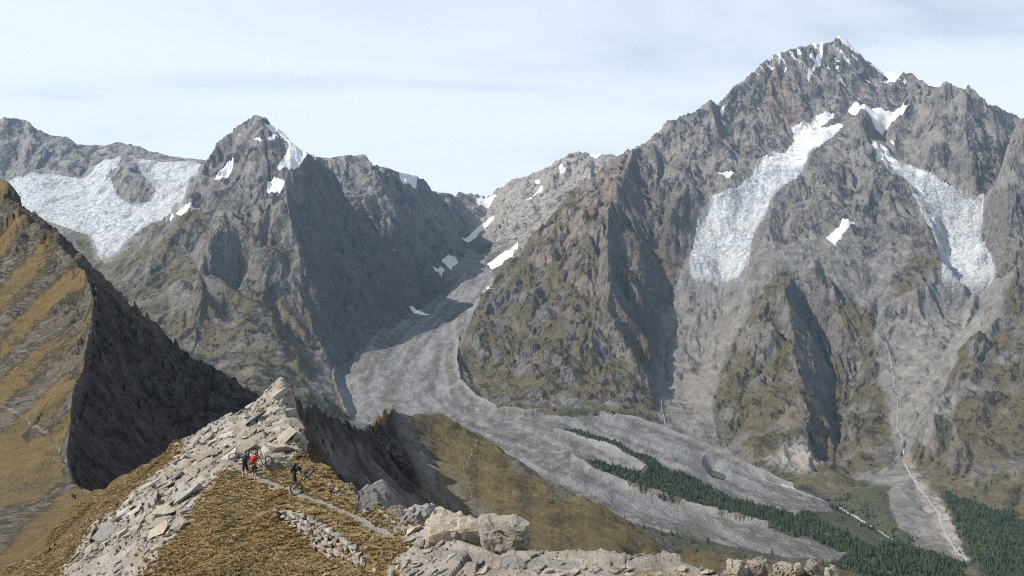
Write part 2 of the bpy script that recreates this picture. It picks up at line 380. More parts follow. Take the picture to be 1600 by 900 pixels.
def perlin(x, y, seed=0):
    ix, iy = np.floor(x), np.floor(y)
    fx, fy = (x - ix).astype(np.float32), (y - iy).astype(np.float32)
    ux, uy = fx * fx * fx * (fx * (fx * 6 - 15) + 10), fy * fy * fy * (fy * (fy * 6 - 15) + 10)
    def g(ox, oy):
        a, _ = hash2(ix + ox, iy + oy, seed)
        a = a * (2 * np.float32(math.pi))
        return np.cos(a) * (fx - ox) + np.sin(a) * (fy - oy)
    n0 = g(0, 0) * (1 - ux) + g(1, 0) * ux
    n1 = g(0, 1) * (1 - ux) + g(1, 1) * ux
    return (n0 * (1 - uy) + n1 * uy) * 1.4

def fbm(x, y, octs, seed=0, gain=.5, ridged=False):
    s = np.zeros(np.broadcast(x, y).shape, np.float32); a = 1.0; t = 0
    for o in range(octs):
        n = perlin(x * 2 ** o + 17.3 * o, y * 2 ** o - 9.1 * o, seed + o)
        s += a * ((1 - 2 * np.abs(n)) if ridged else n); t += a; a *= gain
    return s / t

def plates(x, y, seed, lim=.9):
    '''broken rock: every cell is a tilted plate, so edges and ledges stay sharp'''
    ix, iy = np.floor(x), np.floor(y); fx, fy = (x - ix).astype(np.float32), (y - iy).astype(np.float32)
    best = np.full(fx.shape, 9., np.float32); out = np.zeros_like(best)
    for i in (-1, 0, 1):
        for j in (-1, 0, 1):
            a, b = hash2(ix + i, iy + j, seed); qx, qy = fx - i - a, fy - j - b; d = qx * qx + qy * qy
            c, e = hash2(ix + i + 911, iy + j - 377, seed + 5); m = d < best
            out = np.where(m, np.clip((qx * (c - .5) + qy * (e - .5)) * 2.2 + (c + e - 1) * .3, -lim, lim), out); best = np.where(m, d, best)
    return out

def gullies(x, y, gx, gy, octs, seed, branch=1.3, gain=.48):
    """stripes that run down the slope and branch: ribs and gullies of an eroded face"""
    H = np.zeros(x.shape, np.float32); hx = np.zeros_like(H); hy = np.zeros_like(H)
    a, fr, tot = 1.0, 1.0, 0
    for o in range(octs):
        dx = gy + hy * branch; dy = -(gx + hx * branch)
        m = np.sqrt(dx * dx + dy * dy) + 1e-6
        k = np.minimum(m, 1.6) / m
        dx, dy = dx * k, dy * k
        px, py = x * fr, y * fr
        ix, iy = np.floor(px), np.floor(py); fx, fy = (px - ix).astype(np.float32), (py - iy).astype(np.float32)
        c = np.zeros_like(H); sx = np.zeros_like(H); wt = np.zeros_like(H)
        for i in (-1, 0, 1):
            for j in (-1, 0, 1):
                r0, r1 = hash2(ix + i, iy + j, seed + o * 31)
                qx, qy = fx - i - r0, fy - j - r1
                w = np.exp(-(qx * qx + qy * qy) * 2.2)
                ph = (qx * dx + qy * dy) * np.float32(2 * math.pi)
                c += np.cos(ph) * w; sx -= np.sin(ph) * w; wt += w
        c /= wt; sx /= wt
        H += a * c; tot += a
        hx += a * sx * dx; hy += a * sx * dy
        a *= gain; fr *= 2
    return H / tot

PYB, ROUGH = triangulate()
def warp(A, au, ar):
    '''surveyed lines are straight between stations: let the ground wander a little about them'''
    L = (LOGD * F * .5)[:, None] + 0 * COLS[None, :]; u = COLS[None, :] + 0 * L
    e = (np.clip((LOGD - math.log(60)) / .8, .12, 1))[:, None]
    n1 = fbm(u / 55, L / 55, 4, 801); n2 = fbm(u / 55 + 31, L / 55 + 7, 4, 802)
    c = np.clip(np.arange(NC)[None, :] + n1 * au * e, 0, NC - 1.001); r = np.clip(np.interp((LOGD[:, None] + n2 * ar * e).ravel(), LOGD, np.arange(NR)).reshape(NR, NC), 0, NR - 1.001)
    c0, r0 = c.astype(int), r.astype(int); fc, fr = c - c0, r - r0
    return (A[r0, c0] * (1 - fc) + A[r0, c0 + 1] * fc) * (1 - fr) + (A[r0 + 1, c0] * (1 - fc) + A[r0 + 1, c0 + 1] * fc) * fr
PYB = warp(PYB, 9, .012); ROUGH = warp(ROUGH, 9, .012)
PYM = blur(PYB, 4, 4); PYB = blur(PYB, 1.2, 1.2)
k_ = np.clip((LOGD - math.log(110)) / .3, 0, 1) * np.clip((math.log(1150) - LOGD) / .1, 0, 1)
PYB = PYB * (1 - k_[:, None]) + PYM * k_[:, None]
ROUGH = blur(ROUGH, 5, 5).astype(np.float32)
DD = DIST[:, None] * np.ones((1, NC)); UU = np.ones((NR, 1)) * COLS[None, :]
XX = (UU - CX) / F * DD; YY = DD
ZB = (HY - PYB) / F * DD

def gradient(Z):
    zu = np.gradient(Z, COLS, axis=1); zd = np.gradient(Z, DIST, axis=0)
    zx = zu * F / DD
    return zx, zd - zx * (UU - CX) / F

ZS = blur(ZB, 6, 6)
GX, GY = gradient(ZS)

def zone(d0, d1, fade=.12):
    a = np.clip((LOGD - math.log(d0)) / fade, 0, 1); b = np.clip((math.log(d1) - LOGD) / fade, 0, 1)
    return (np.minimum(a, b)[:, None] * np.ones((1, NC))).astype(np.float32)

def in_poly(poly, u, p):
    ins = np.zeros(u.shape, bool); n = len(poly)
    for i in range(n):
        (x0, y0), (x1, y1) = poly[i], poly[(i + 1) % n]
        if y0 == y1: continue
        c = ((y0 > p) != (y1 > p)) & (u < (x1 - x0) * (p - y0) / (y1 - y0) + x0)
        ins ^= c
    return ins
def relief():
    Z = ZB.copy()
    # far mountains: ribs and gullies from half a kilometre down to a few metres
    r = slice(np.searchsorted(DIST, 2000), NR)
    x, y = XX[r].astype(np.float32), YY[r].astype(np.float32)
    gx, gy = GX[r].astype(np.float32), GY[r].astype(np.float32)
    sl = np.sqrt(gx * gx + gy * gy)
    k = np.minimum(1.35, sl * 1.5) / (sl + 1e-4)
    R = ROUGH[r]
    steep = np.clip((sl - .25) / .5, 0, 1)
    wx = x + 60 * perlin(x / 300, y / 300, 5); wy = y + 60 * perlin(x / 300 + 40, y / 300, 6)
    g = gullies(wx / 620, wy / 620, gx * k + .30, gy * k, 6, 11, 1.2, .55)
    amp = R * (.25 + .75 * steep)
    dz = amp * 98 * g
    vx, vy = x + 25 * perlin(x / 90, y / 90, 7) + Z[r].astype(np.float32) * .35, y + 25 * perlin(x / 90 + 9, y / 90, 8) + Z[r].astype(np.float32) * .2
    dz += amp * (50 * plates(vx / 300, vy / 300, 51) + 22 * plates(vx / 120, vy / 120, 52) + 4 * plates(vx / 40, vy / 40, 53))
    zz = Z[r].astype(np.float32)
    dz += amp * 26 * fbm((x * .8 + zz * .75) / 85, (y * .5 - x * .25) / 330, 5, 61, .6, True)
    dz += amp * 16 * (fbm(wx / 130, wy / 130, 5, 21, .6, True) - .2)
    dz += (R * .5 + .06) * 11 * fbm(x / 38, y / 38, 3, 33, .6)
    Z[r] += dz
    # debris covered ice: hummocks
    dz2 = np.clip(.14 - R, 0, .14) / .14
    Z[r] += dz2 * (11 * fbm(x / 120, y / 120, 6, 44, .62, True))
    # middle distance
    r = slice(np.searchsorted(DIST, 100), np.searchsorted(DIST, 1500))
    x, y = XX[r].astype(np.float32), YY[r].astype(np.float32)
    gx, gy = GX[r].astype(np.float32), GY[r].astype(np.float32)
    sl = np.sqrt(gx * gx + gy * gy); k = np.minimum(1.3, sl * 1.5) / (sl + 1e-4)
    R = ROUGH[r]; zn = zone(105, 1500, .25)[r]
    big = np.clip(DD[r] / 450, .3, 1.6).astype(np.float32)
    g = gullies(x / 46, y / 46, gx * k, gy * k, 5, 71)
    RK = np.clip((R - .45) / .4, 0, 1.2)
    Z[r] += zn * R * big * (8.5 * g + 1.6 * fbm(x / 14, y / 14, 5, 81, .58, True) + RK * (2.8 * plates((x + Z[r] * .6) / 30, (y + Z[r] * .3) / 30, 83) + 1.3 * plates((x + Z[r] * .6) / 11, (y + Z[r] * .3) / 11, 84) + 0.7 * plates((x + Z[r] * .5) / 4.5, y / 4.5, 85)))
    Z[r] += zn * .25 * big * fbm(x / 9, y / 9, 4, 91)
    Z[r] += zn * np.clip((DD[r] - 350) / 300, 0, 1) * np.clip(R, 0, .6) * 22 * fbm(x / 120, y / 95, 4, 93, .5, True)
    # near ridge
    r = slice(0, np.searchsorted(DIST, 130))
    x, y = XX[r].astype(np.float32), YY[r].astype(np.float32)
    R = ROUGH[r]; zn = 1 - zone(105, 9999, .2)[r]
    Z[r] += zn * (R * (.35 * fbm(x / 3.2, y / 3.2, 5, 101, .55, True) + 1.5 * plates((x + y * .5) / 4.2, (y - x * .4) / 6.5, 103) + .7 * plates((x + y * .5) / 1.5, (y - x * .4) / 2.3, 104)) + .10 * fbm(x / 1.6, y / 1.6, 4, 111))
    return Z
# ------------------------------------------------------------------ land cover (what the ground is made of)
NZ1 = fbm(XX / (DD * .03), YY / (DD * .03), 4, 201)          # wobble for the outlines of patches
NZ2 = fbm(XX / (DD * .03) + 50, YY / (DD * .03), 4, 202)
UW, PW = UU + NZ1 * 9, PYB + NZ2 * 7
def cover(polys, d0=2000, d1=14000, soft=1.5, wob=1.0):
    m = np.zeros((NR, NC), bool)
    r = slice(np.searchsorted(DIST, d0), np.searchsorted(DIST, d1))
    u, p = UU[r] + (UW[r] - UU[r]) * wob, PYB[r] + (PW[r] - PYB[r]) * wob
    for poly in polys:
        m[r] |= in_poly(poly, u, p)
    return blur(m.astype(np.float32), soft, soft) if soft else m.astype(np.float32)

DEBRIS = [[(690,458),(720,432),(745,410),(768,425),(772,440),(742,490),(724,530),(714,560),(718,600),(742,625),(775,643),(850,650),(1000,657),(1060,684),(1120,710),(1200,748),(1290,786),(1302,800),(1250,808),
    (1190,795),(1130,776),(1060,738),(980,700),(900,672),(868,678),(910,692),(960,708),(1014,738),(960,733),(905,718),(930,744),(1000,772),(1100,803),(1200,828),(1335,868),(1290,882),(1200,868),(1100,847),(1000,822),(930,795),
    (850,795),(700,765),(560,700),(545,655),(530,615),(522,580),(590,525),(640,494)]]
ICE_LEFT = [[(8,288),(50,272),(100,277),(128,280),(142,265),(165,252),(188,246),(186,256),(170,270),(178,300),(190,316),(212,319),(236,312),(243,298),(228,282),(210,262),(207,250),(260,256),(312,256),(300,285),(288,320),
    (300,325),(270,340),(235,350),(215,370),(198,395),(185,400),(165,412),(150,400),(135,372),(110,360),(60,345),(30,320)]]
ICE_A = [[(1235,200),(1275,185),(1300,172),(1304,180),(1280,200),(1310,192),(1318,196),(1295,215),(1268,240),(1262,262),(1270,266),(1225,290),(1215,300),(1200,335),(1178,372),(1168,425),(1160,455),(1125,470),(1090,468),(1055,465),(1058,445),(1075,420),(1085,390),(1090,345),
    (1110,310),(1140,300),(1160,290),(1178,275),(1185,255),(1200,245),(1225,242),(1240,222)]]
ICE_B = [[(1357,230),(1370,226),(1385,236),(1400,250),(1440,268),(1460,280),(1488,297),(1520,308),(1538,306),(1535,350),(1532,370),(1548,410),(1565,445),(1545,475),(1500,485),(1450,478),(1440,462),(1468,440),(1470,415),(1462,385),(1445,350),(1432,322),(1415,292),(1395,278),(1370,250)]]
SNOW = [[(1340,172),(1350,168),(1375,168),(1395,176),(1420,163),(1410,180),(1392,195),(1380,212),(1372,205),(1362,190)],
    [(1375,105),(1392,117),(1415,120),(1400,133),(1392,128)], [(1480,128),(1492,131),(1515,142),(1500,149),(1488,140)], [(1326,176),(1338,164),(1348,174),(1336,182)],
    [(1283,66),(1288,68),(1280,95),(1262,125),(1258,124),(1275,98)], [(1310,60),(1318,60),(1335,76),(1345,88),(1336,84)],
    [(398,188),(408,194),(404,199)], [(408,200),(422,193),(432,201),(440,210),(428,206)], [(416,224),(434,211),(438,218),(425,224)], [(420,190),(434,198),(450,210),(478,233),(500,240),(484,253),(462,263),(430,260),(446,246),(452,236),(440,216)],
    [(330,280),(345,258),(367,250),(362,268),(345,280)], [(414,296),(420,280),(432,270),(448,284),(440,295)], [(446,266),(468,254),(470,262)], [(370,220),(385,212),(380,218)], [(388,238),(402,232),(412,228),(404,236)],
    [(622,268),(632,270),(650,280),(648,288),(625,287)], [(744,312),(765,308),(778,304),(762,324),(745,320)], [(890,236),(905,235),(930,240),(945,243),(932,250),(918,241)], [(870,258),(880,262),(884,270),(872,272)],
    [(822,306),(845,296),(848,300),(828,310)], [(720,378),(745,358),(770,340),(772,346),(745,370),(728,384)], [(835,280),(845,284),(838,290)],
    [(760,412),(780,398),(810,388),(812,392),(785,410),(768,424)], [(636,482),(650,486),(672,491),(645,492)], [(690,410),(705,404),(720,415),(708,424)], [(664,406),(680,416),(700,428),(690,430)], [(752,458),(768,452),(766,460)],
    [(1288,372),(1312,358),(1318,346),(1338,342),(1318,366),(1305,382)], [(1125,168),(1134,165),(1130,180)], [(1115,276),(1150,276),(1140,282)], [(250,350),(285,332),(316,322),(290,338)], [(1390,225),(1396,220),(1400,232)]]
SCREE = [[(1205,385),(1250,372),(1330,350),(1345,400),(1350,440),(1380,480),(1340,470),(1290,430),(1220,425),(1185,455),(1175,430),(1190,380),(1212,330),(1225,310),(1240,340),(1230,365)], [(1355,400),(1412,385),(1425,400),(1400,440),(1380,475),(1350,460)],
    [(1035,500),(1060,450),(1165,440),(1185,430),(1180,470),(1150,520),(1110,620),(1108,700),(1085,705),(1045,670),(1030,640),(1030,580)], [(1375,480),(1460,455),(1580,440),(1560,500),(1500,570),(1440,640),(1418,715),(1400,705),(1385,600),(1370,530)],
    [(1405,715),(1425,725),(1460,770),(1520,880),(1440,860),(1400,820),(1340,775)], [(1025,625),(1050,610),(1105,650),(1150,720),(1080,705),(1035,665)],
    [(690,455),(760,410),(740,390),(705,425)], [(480,600),(522,570),(525,610),(545,660),(510,640)], [(1428,700),(1440,650),(1500,600),(1490,660),(1460,700)]]
SLAB = [[(1040,520),(1065,465),(1150,480),(1160,500),(1110,620),(1080,690),(1050,640),(1030,600)], [(1395,560),(1390,500),(1520,480),(1545,510),(1500,560),(1450,610),(1415,640)], [(1180,720),(1250,690),(1290,720),(1260,750)]]
RED = [[(985,252),(905,300),(850,352),(800,408),(770,450),(880,420),(950,340)], [(1042,560),(1062,500),(1150,484),(1148,520),(1095,640),(1052,640)], [(1070,480),(1140,476),(1145,500),(1090,520),(1070,505)], [(1270,760),(1290,742),(1312,765)], [(1190,110),(1230,120),(1250,190),(1200,190)], [(1210,505),(1225,500),(1222,525),(1208,520)], [(880,380),(920,350),(925,360),(860,395)], [(1060,215),(1075,225),(1070,250),(1055,250)],
     [(1170,700),(1190,690),(1190,725),(1172,725)]]
SHRUB = [[(1340,770),(1400,760),(1380,800),(1440,860),(1520,890),(1300,880),(1200,830),(900,720),(870,672),(930,672),(1080,745),(1230,800)], [(1460,765),(1600,815),(1700,850),(1700,960),(1540,920),(1500,840)], [(1190,745),(1300,775),(1385,750),(1400,820),(1290,800)],
    [(960,800),(1000,822),(1100,847),(1220,868),(1300,885),(1180,900),(1050,890),(1000,860)], [(745,610),(800,640),(1000,646),(1035,672),(880,648),(780,643)], [(465,618),(530,615),(545,660),(490,650)], [(400,590),(470,600),(470,615),(400,610)], [(1455,660),(1480,650),(1490,700),(1465,705)]]
SHADED_FACES = [[(945,262),(985,250),(1020,290),(1060,300),(1090,350),(1080,400),(1050,450),(1030,520),(1020,600),(985,580),(962,450),(948,380)], [(496,245),(676,457),(640,494),(525,570),(480,520),(470,440),(450,300)]]  # sides turned from the sun, their shade deepened in the rock colour

M_ICE = [cover(ICE_LEFT, 5000, 7700, 0, .6), cover(ICE_A, 4800, 6900, 0, .6), cover(ICE_B, 4900, 6700, 0, .6)]
M_DEB = cover(DEBRIS, 2050, 8600, 0, .5)
M_SNOW = cover(SNOW, 4000, 10000, .8, .7)
M_SCREE = cover(SCREE, 2300, 8800, 2.5, 1.6)
M_SLAB = np.maximum(cover(SLAB, 3300, 5400, 4, 2), cover([[(740,300),(800,280),(890,235),(985,250),(900,330),(800,420),(770,400),(740,360)]], 6900, 9700, 6, 2) * 1.0)
M_RED = cover(RED, 3000, 7400, 4, 2)
FAN = cover([[(1407,717),(1424,724),(1462,772),(1500,830),(1528,886),(1494,884),(1462,830),(1432,775)]], 2400, 3750, 2, 1.2)
M_SLAB = np.maximum(M_SLAB, FAN); M_SCREE = M_SCREE * (1 - FAN)
M_SHRUB = cover(SHRUB, 2050, 4600, 5, 2.2)
M_SHADE = cover(SHADED_FACES, 4000, 6800, 4, 1.5)
M_PATH = np.zeros((NR, NC), np.float32)
# shade painted into the slate on the shaded flanks of cliff and crags
M_SHADE = np.maximum(M_SHADE, cover([[(60,372),(112,412),(150,455),(158,490),(140,560),(122,640),(112,690),(122,745),(140,790),(330,800),(420,760),(400,640),(300,585),(200,515),(100,385),(0,280)], [(437,600),(480,650),(540,672),(605,650),(625,700),(660,780),(560,800),(480,740)]], 78, 1300, 3, 1.3))

def stroke(poly, width_px, rows):
    """distance to a polyline on the ground, in photograph pixels at that distance"""
    best = np.full(UU[rows].shape, 1e9)
    ln = np.log(DD[rows]) * F * .35
    for (u0, p0, d0), (u1, p1, d1) in zip(poly[:-1], poly[1:]):
        ax, ay = u0, math.log(d0) * F * .35; bx, by = u1 - u0, math.log(d1) * F * .35 - ay
        t = np.clip(((UU[rows] - ax) * bx + (ln - ay) * by) / (bx * bx + by * by + 1e-9), 0, 1)
        best = np.minimum(best, np.hypot(UU[rows] - ax - t * bx, ln - ay - t * by))
    return np.clip(1.6 - best / width_px, 0, 1)

NEAR = slice(0, np.searchsorted(DIST, 150)); MID = slice(np.searchsorted(DIST, 100), np.searchsorted(DIST, 1500))
def ground_d(px, py, d0, d1):
    """distance at which the slope between d0 and d1 is seen at that bearing and elevation angle"""
    c = int(round((px - COLS[0]) / (COLS[1] - COLS[0]))); a, b = np.searchsorted(DIST, d0), np.searchsorted(DIST, d1)
    col = PYB[a:b, c]; i = np.argmax(col <= py)
    if not (col <= py).any(): i = int(np.argmin(col))
    return DIST[a + i]
def trace(pts, d0, d1): return [(u, p, ground_d(u, p, d0, d1)) for u, p in pts]

PATH_NEAR = [(335,712,63),(375,735,55),(400,746,51),(465,771,45.5),(520,796,41),(570,821,36.6),(620,846,32.6),(662,863,30),(760,881,26.9),(900,892,25.2)]
M_PATH[NEAR] = stroke(PATH_NEAR, 5.5, NEAR)
PATH_LEFT = trace([(135,773),(118,762),(92,742),(82,734)], 150, 300) + trace([(90,722),(93,706),(80,690),(60,675),(38,656),(15,645),(-20,636)], 150, 450)
M_PATH[MID] = np.maximum(M_PATH[MID], stroke(PATH_LEFT, 1.1, MID))
PATH_SPUR = trace([(775,815),(745,790),(730,770),(724,758),(724,745),(735,725),(742,710),(746,692),(750,684)], 420, 1080)
M_PATH[MID] = np.maximum(M_PATH[MID], stroke(PATH_SPUR, 1.0, MID))

# grass of the near and middle ground
def soft(p, d0, d1, s=3, w=1.0): return cover(p, d0, d1, s, w)
G_NEAR = soft([[(225,910),(300,800),(350,745),(400,740),(480,752),(560,800),(640,850),(600,905),(400,1010),(200,1010)], [(420,735),(470,715),(520,735),(560,775),(480,752)], [(-200,1020),(0,870),(60,800),(120,770),(200,740),(262,712),(280,712),(200,780),(130,840),(90,905),(60,1020)]], 14, 230, 7, 1.8)
G_NEAR = np.clip(G_NEAR + .55 * fbm(XX / 2.4, YY / 2.4, 5, 321) * (1 - np.abs(2 * G_NEAR - 1)) + np.clip(fbm(XX / 3.5, YY / 3.5, 4, 322) * 1.6 - .45, 0, .6), 0, 1)
# banded hillside on the left: strips of grass between rock bands
tb = (PYB + (UU - 0) * .80) / 75 + .35 * NZ1
G_BAND = np.clip(.42 + .42 * np.sin(tb * 6.28) + .9 * fbm((PYB + UU * .8) / 30, (PYB - UU) / 160, 5, 301), 0, 1)
LIT_SLOPE = soft([[(-200,250),(0,300),(60,375),(110,415),(150,460),(145,540),(115,640),(108,690),(60,720),(0,720),(-200,760)]], 150, 800, 3)
LOW_LEFT = soft([[(-200,700),(0,680),(90,700),(105,760),(60,790),(0,800),(-200,800)]], 150, 500, 3)
G_MID = np.clip(LIT_SLOPE * G_BAND + LOW_LEFT * .9, 0, 1)
SPUR_GRASS = soft([[(545,670),(600,655),(612,660),(600,695),(575,700)], [(640,665),(706,650),(790,705),(850,762),(950,795),(1000,840),(1040,880),(1100,900),(830,900),(700,800)], [(990,900),(1020,870),(1380,895),(1700,960),(1700,1020),(990,1000)]], 230, 1150, 3)
SPUR_SCREE = soft([[(470,660),(520,690),(600,760),(660,810),(600,800),(520,740)], [(612,660),(640,680),(690,740),(760,810),(800,850),(720,830),(660,760),(620,700)], [(790,705),(835,750),(850,765),(800,745)], [(840,765),(895,770),(890,790),(850,790)]], 80, 1100, 4, 2)
M_SCREE = np.maximum(M_SCREE, SPUR_SCREE * np.clip(.5 + 1.2 * fbm((UU - PYB) / 14, (UU + PYB) / 90, 4, 311), 0, 1))
G_MID = np.clip(G_MID + SPUR_GRASS * np.clip(.75 + .9 * NZ2, 0, 1), 0, 1)
WX, WY = XX[0:], YY[0:]

FARR = slice(np.searchsorted(DIST, 2050), np.searchsorted(DIST, 5300))
PALE = np.zeros((NR, NC), np.float32)
for pl, wd in (([(716,530,5000),(713,570,4620),(720,600,4300),(742,622,4130),(775,640,4000),(820,648,3950)], 2.2), ([(820,648,3950),(880,645,3970),(940,649,3920),(1000,660,3850),(1060,684,3700),(1120,709,3550),(1180,739,3400),(1240,765,3250)], 1.5),
        ([(524,572,4640),(521,590,4430),(527,615,4200),(537,640,3960),(545,655,3840)], 1.5), ([(868,679,3600),(910,688,3500),(950,702,3380),(990,722,3260),(1012,737,3180)], 3.0), ([(895,718,3250),(920,741,3130),(1000,771,2960)], 2.5), ([(1000,771,2960),(1100,802,2790),(1200,827,2640)], 1.2)):
    PALE[FARR] = np.maximum(PALE[FARR], stroke(pl, wd, FARR))
M_SLAB = np.maximum(M_SLAB, PALE * .55)

def slopes(Z):
    zx, zy = gradient(blur(Z, 1.5, 1.5)); return np.sqrt(zx * zx + zy * zy)

Z = relief()
# basin of the small melt pond on the right lobe
POND_Z = -880.0
PU, PD = (UU - 1120) / 11, (DD - 3375) / 70
PK = np.clip(1.9 - np.sqrt(PU ** 2 + PD ** 2 - .9 * PU * -PD), 0, 1)
Z = np.where(PK > 0, Z * (1 - PK) + (POND_Z - 5) * PK, Z)
# glaciers: seracs and crevasses; the debris tongue keeps its hummocks
rf = slice(np.searchsorted(DIST, 4500), np.searchsorted(DIST, 7800))
ice = blur(np.maximum(np.maximum(M_ICE[0], M_ICE[1]), M_ICE[2]), 1.5, 1.5)[rf]
xf, yf = XX[rf].astype(np.float32), YY[rf].astype(np.float32)
Z[rf] += ice * np.clip(1.25 - np.clip((Z[rf] - np.where(UU[rf] < 700, 800, 700)) / 350, 0, 1), .2, 1) * (30 * fbm(xf / 150 + .3 * perlin(xf / 90, yf / 90, 3), yf / 34, 4, 401, .62, True) * np.clip(.5 + 1.2 * fbm(xf / 300, yf / 300, 2, 403), .15, 1) + 9 * fbm(xf / 40, yf / 40, 3, 404, .6, True) + 7 * fbm(xf / 200, yf / 90, 3, 402))
SL = slopes(Z)
# high turf on the gentler, lower mountain slopes
zf = Z + 130 * NZ1
turf = np.clip((np.where(UU < 520, 640, np.where((UU < 1010) & (UU > 716), 760, 400)) - zf) / 420, 0, 1) * np.clip((1.75 - SL) / .7, 0, 1) * np.clip(.55 + 1.1 * fbm(XX / 170, YY / 170, 5, 501), 0, 1)
far = (DD > 2000)
M_GRASS = np.where(far, turf * (1 - M_SCREE) * (1 - M_SLAB * .7), 0)
M_GRASS = np.where(DD < 1600, np.where(DD < 110, G_NEAR, np.maximum(G_NEAR * (DD < 230), G_MID)), M_GRASS)
M_GRASS = np.clip(M_GRASS * (1 - M_PATH), 0, 1)

# small scree fans collect in hollows of the rock
hollow = np.clip((blur(Z, 7, 7) - Z) / (DD * .0022) - .25, 0, 1) * np.clip((1.1 - SL) / .3, 0, 1) * far
M_SCREE = np.clip(np.maximum(M_SCREE, hollow * .22) , 0, 1)
# snow dusting on the highest face
dust = np.clip((Z - 1250 + 300 * NZ1) / 700, 0, 1) * (DD > 6500) * (UU > 1150) * np.clip(fbm(XX / 55 + Z / 80, YY / 55, 4, 601) * 3.4 - .08, 0, 1)
M_SNOW = np.clip(M_SNOW + dust * .9, 0, 1)

# moraine crests stand up as sharp walls
Z += np.where(DD > 2050, PALE * 24, 0)
# bands of rubble that follow the flow of the ice
lf = np.interp(DIST, [2000, 3900, 4200, 4640, 5180, 5720, 6600, 7000, 14000], [545, 545, 530, 524, 590, 640, 682, 700, 740])[:, None]; rt_ = np.interp(DIST, [2000, 3900, 4200, 4640, 5180, 5720, 6600, 7000, 14000], [770, 765, 722, 714, 716, 735, 758, 768, 780])[:, None]
tt = (UU - lf) / (rt_ - lf); vv = PYB - .40 * (UU - 900)
kf = np.clip((DD - 3700) / 500, 0, 1)
STREAK = kf * fbm(tt * 7 + .4 * NZ1, LOGD[:, None] * 7, 4, 331) + (1 - kf) * fbm(vv / 15 + .4 * NZ1, UU / 190, 4, 332)
Z += np.where(M_DEB > .5, STREAK * 9, 0)
# ragged, dirty margins of the glaciers
MALL = np.maximum(np.maximum(M_ICE[0], M_ICE[1]), M_ICE[2]); BM_ = blur(MALL, 7, 7); EDGE = np.clip(1.75 - (BM_ - .3) * 2.5, 0, 1)
M_SCREE = np.clip(np.maximum(M_SCREE, BM_ * (MALL < .5) * np.clip(1.1 + 1.8 * NZ1, 0, 1.6)), 0, 1)
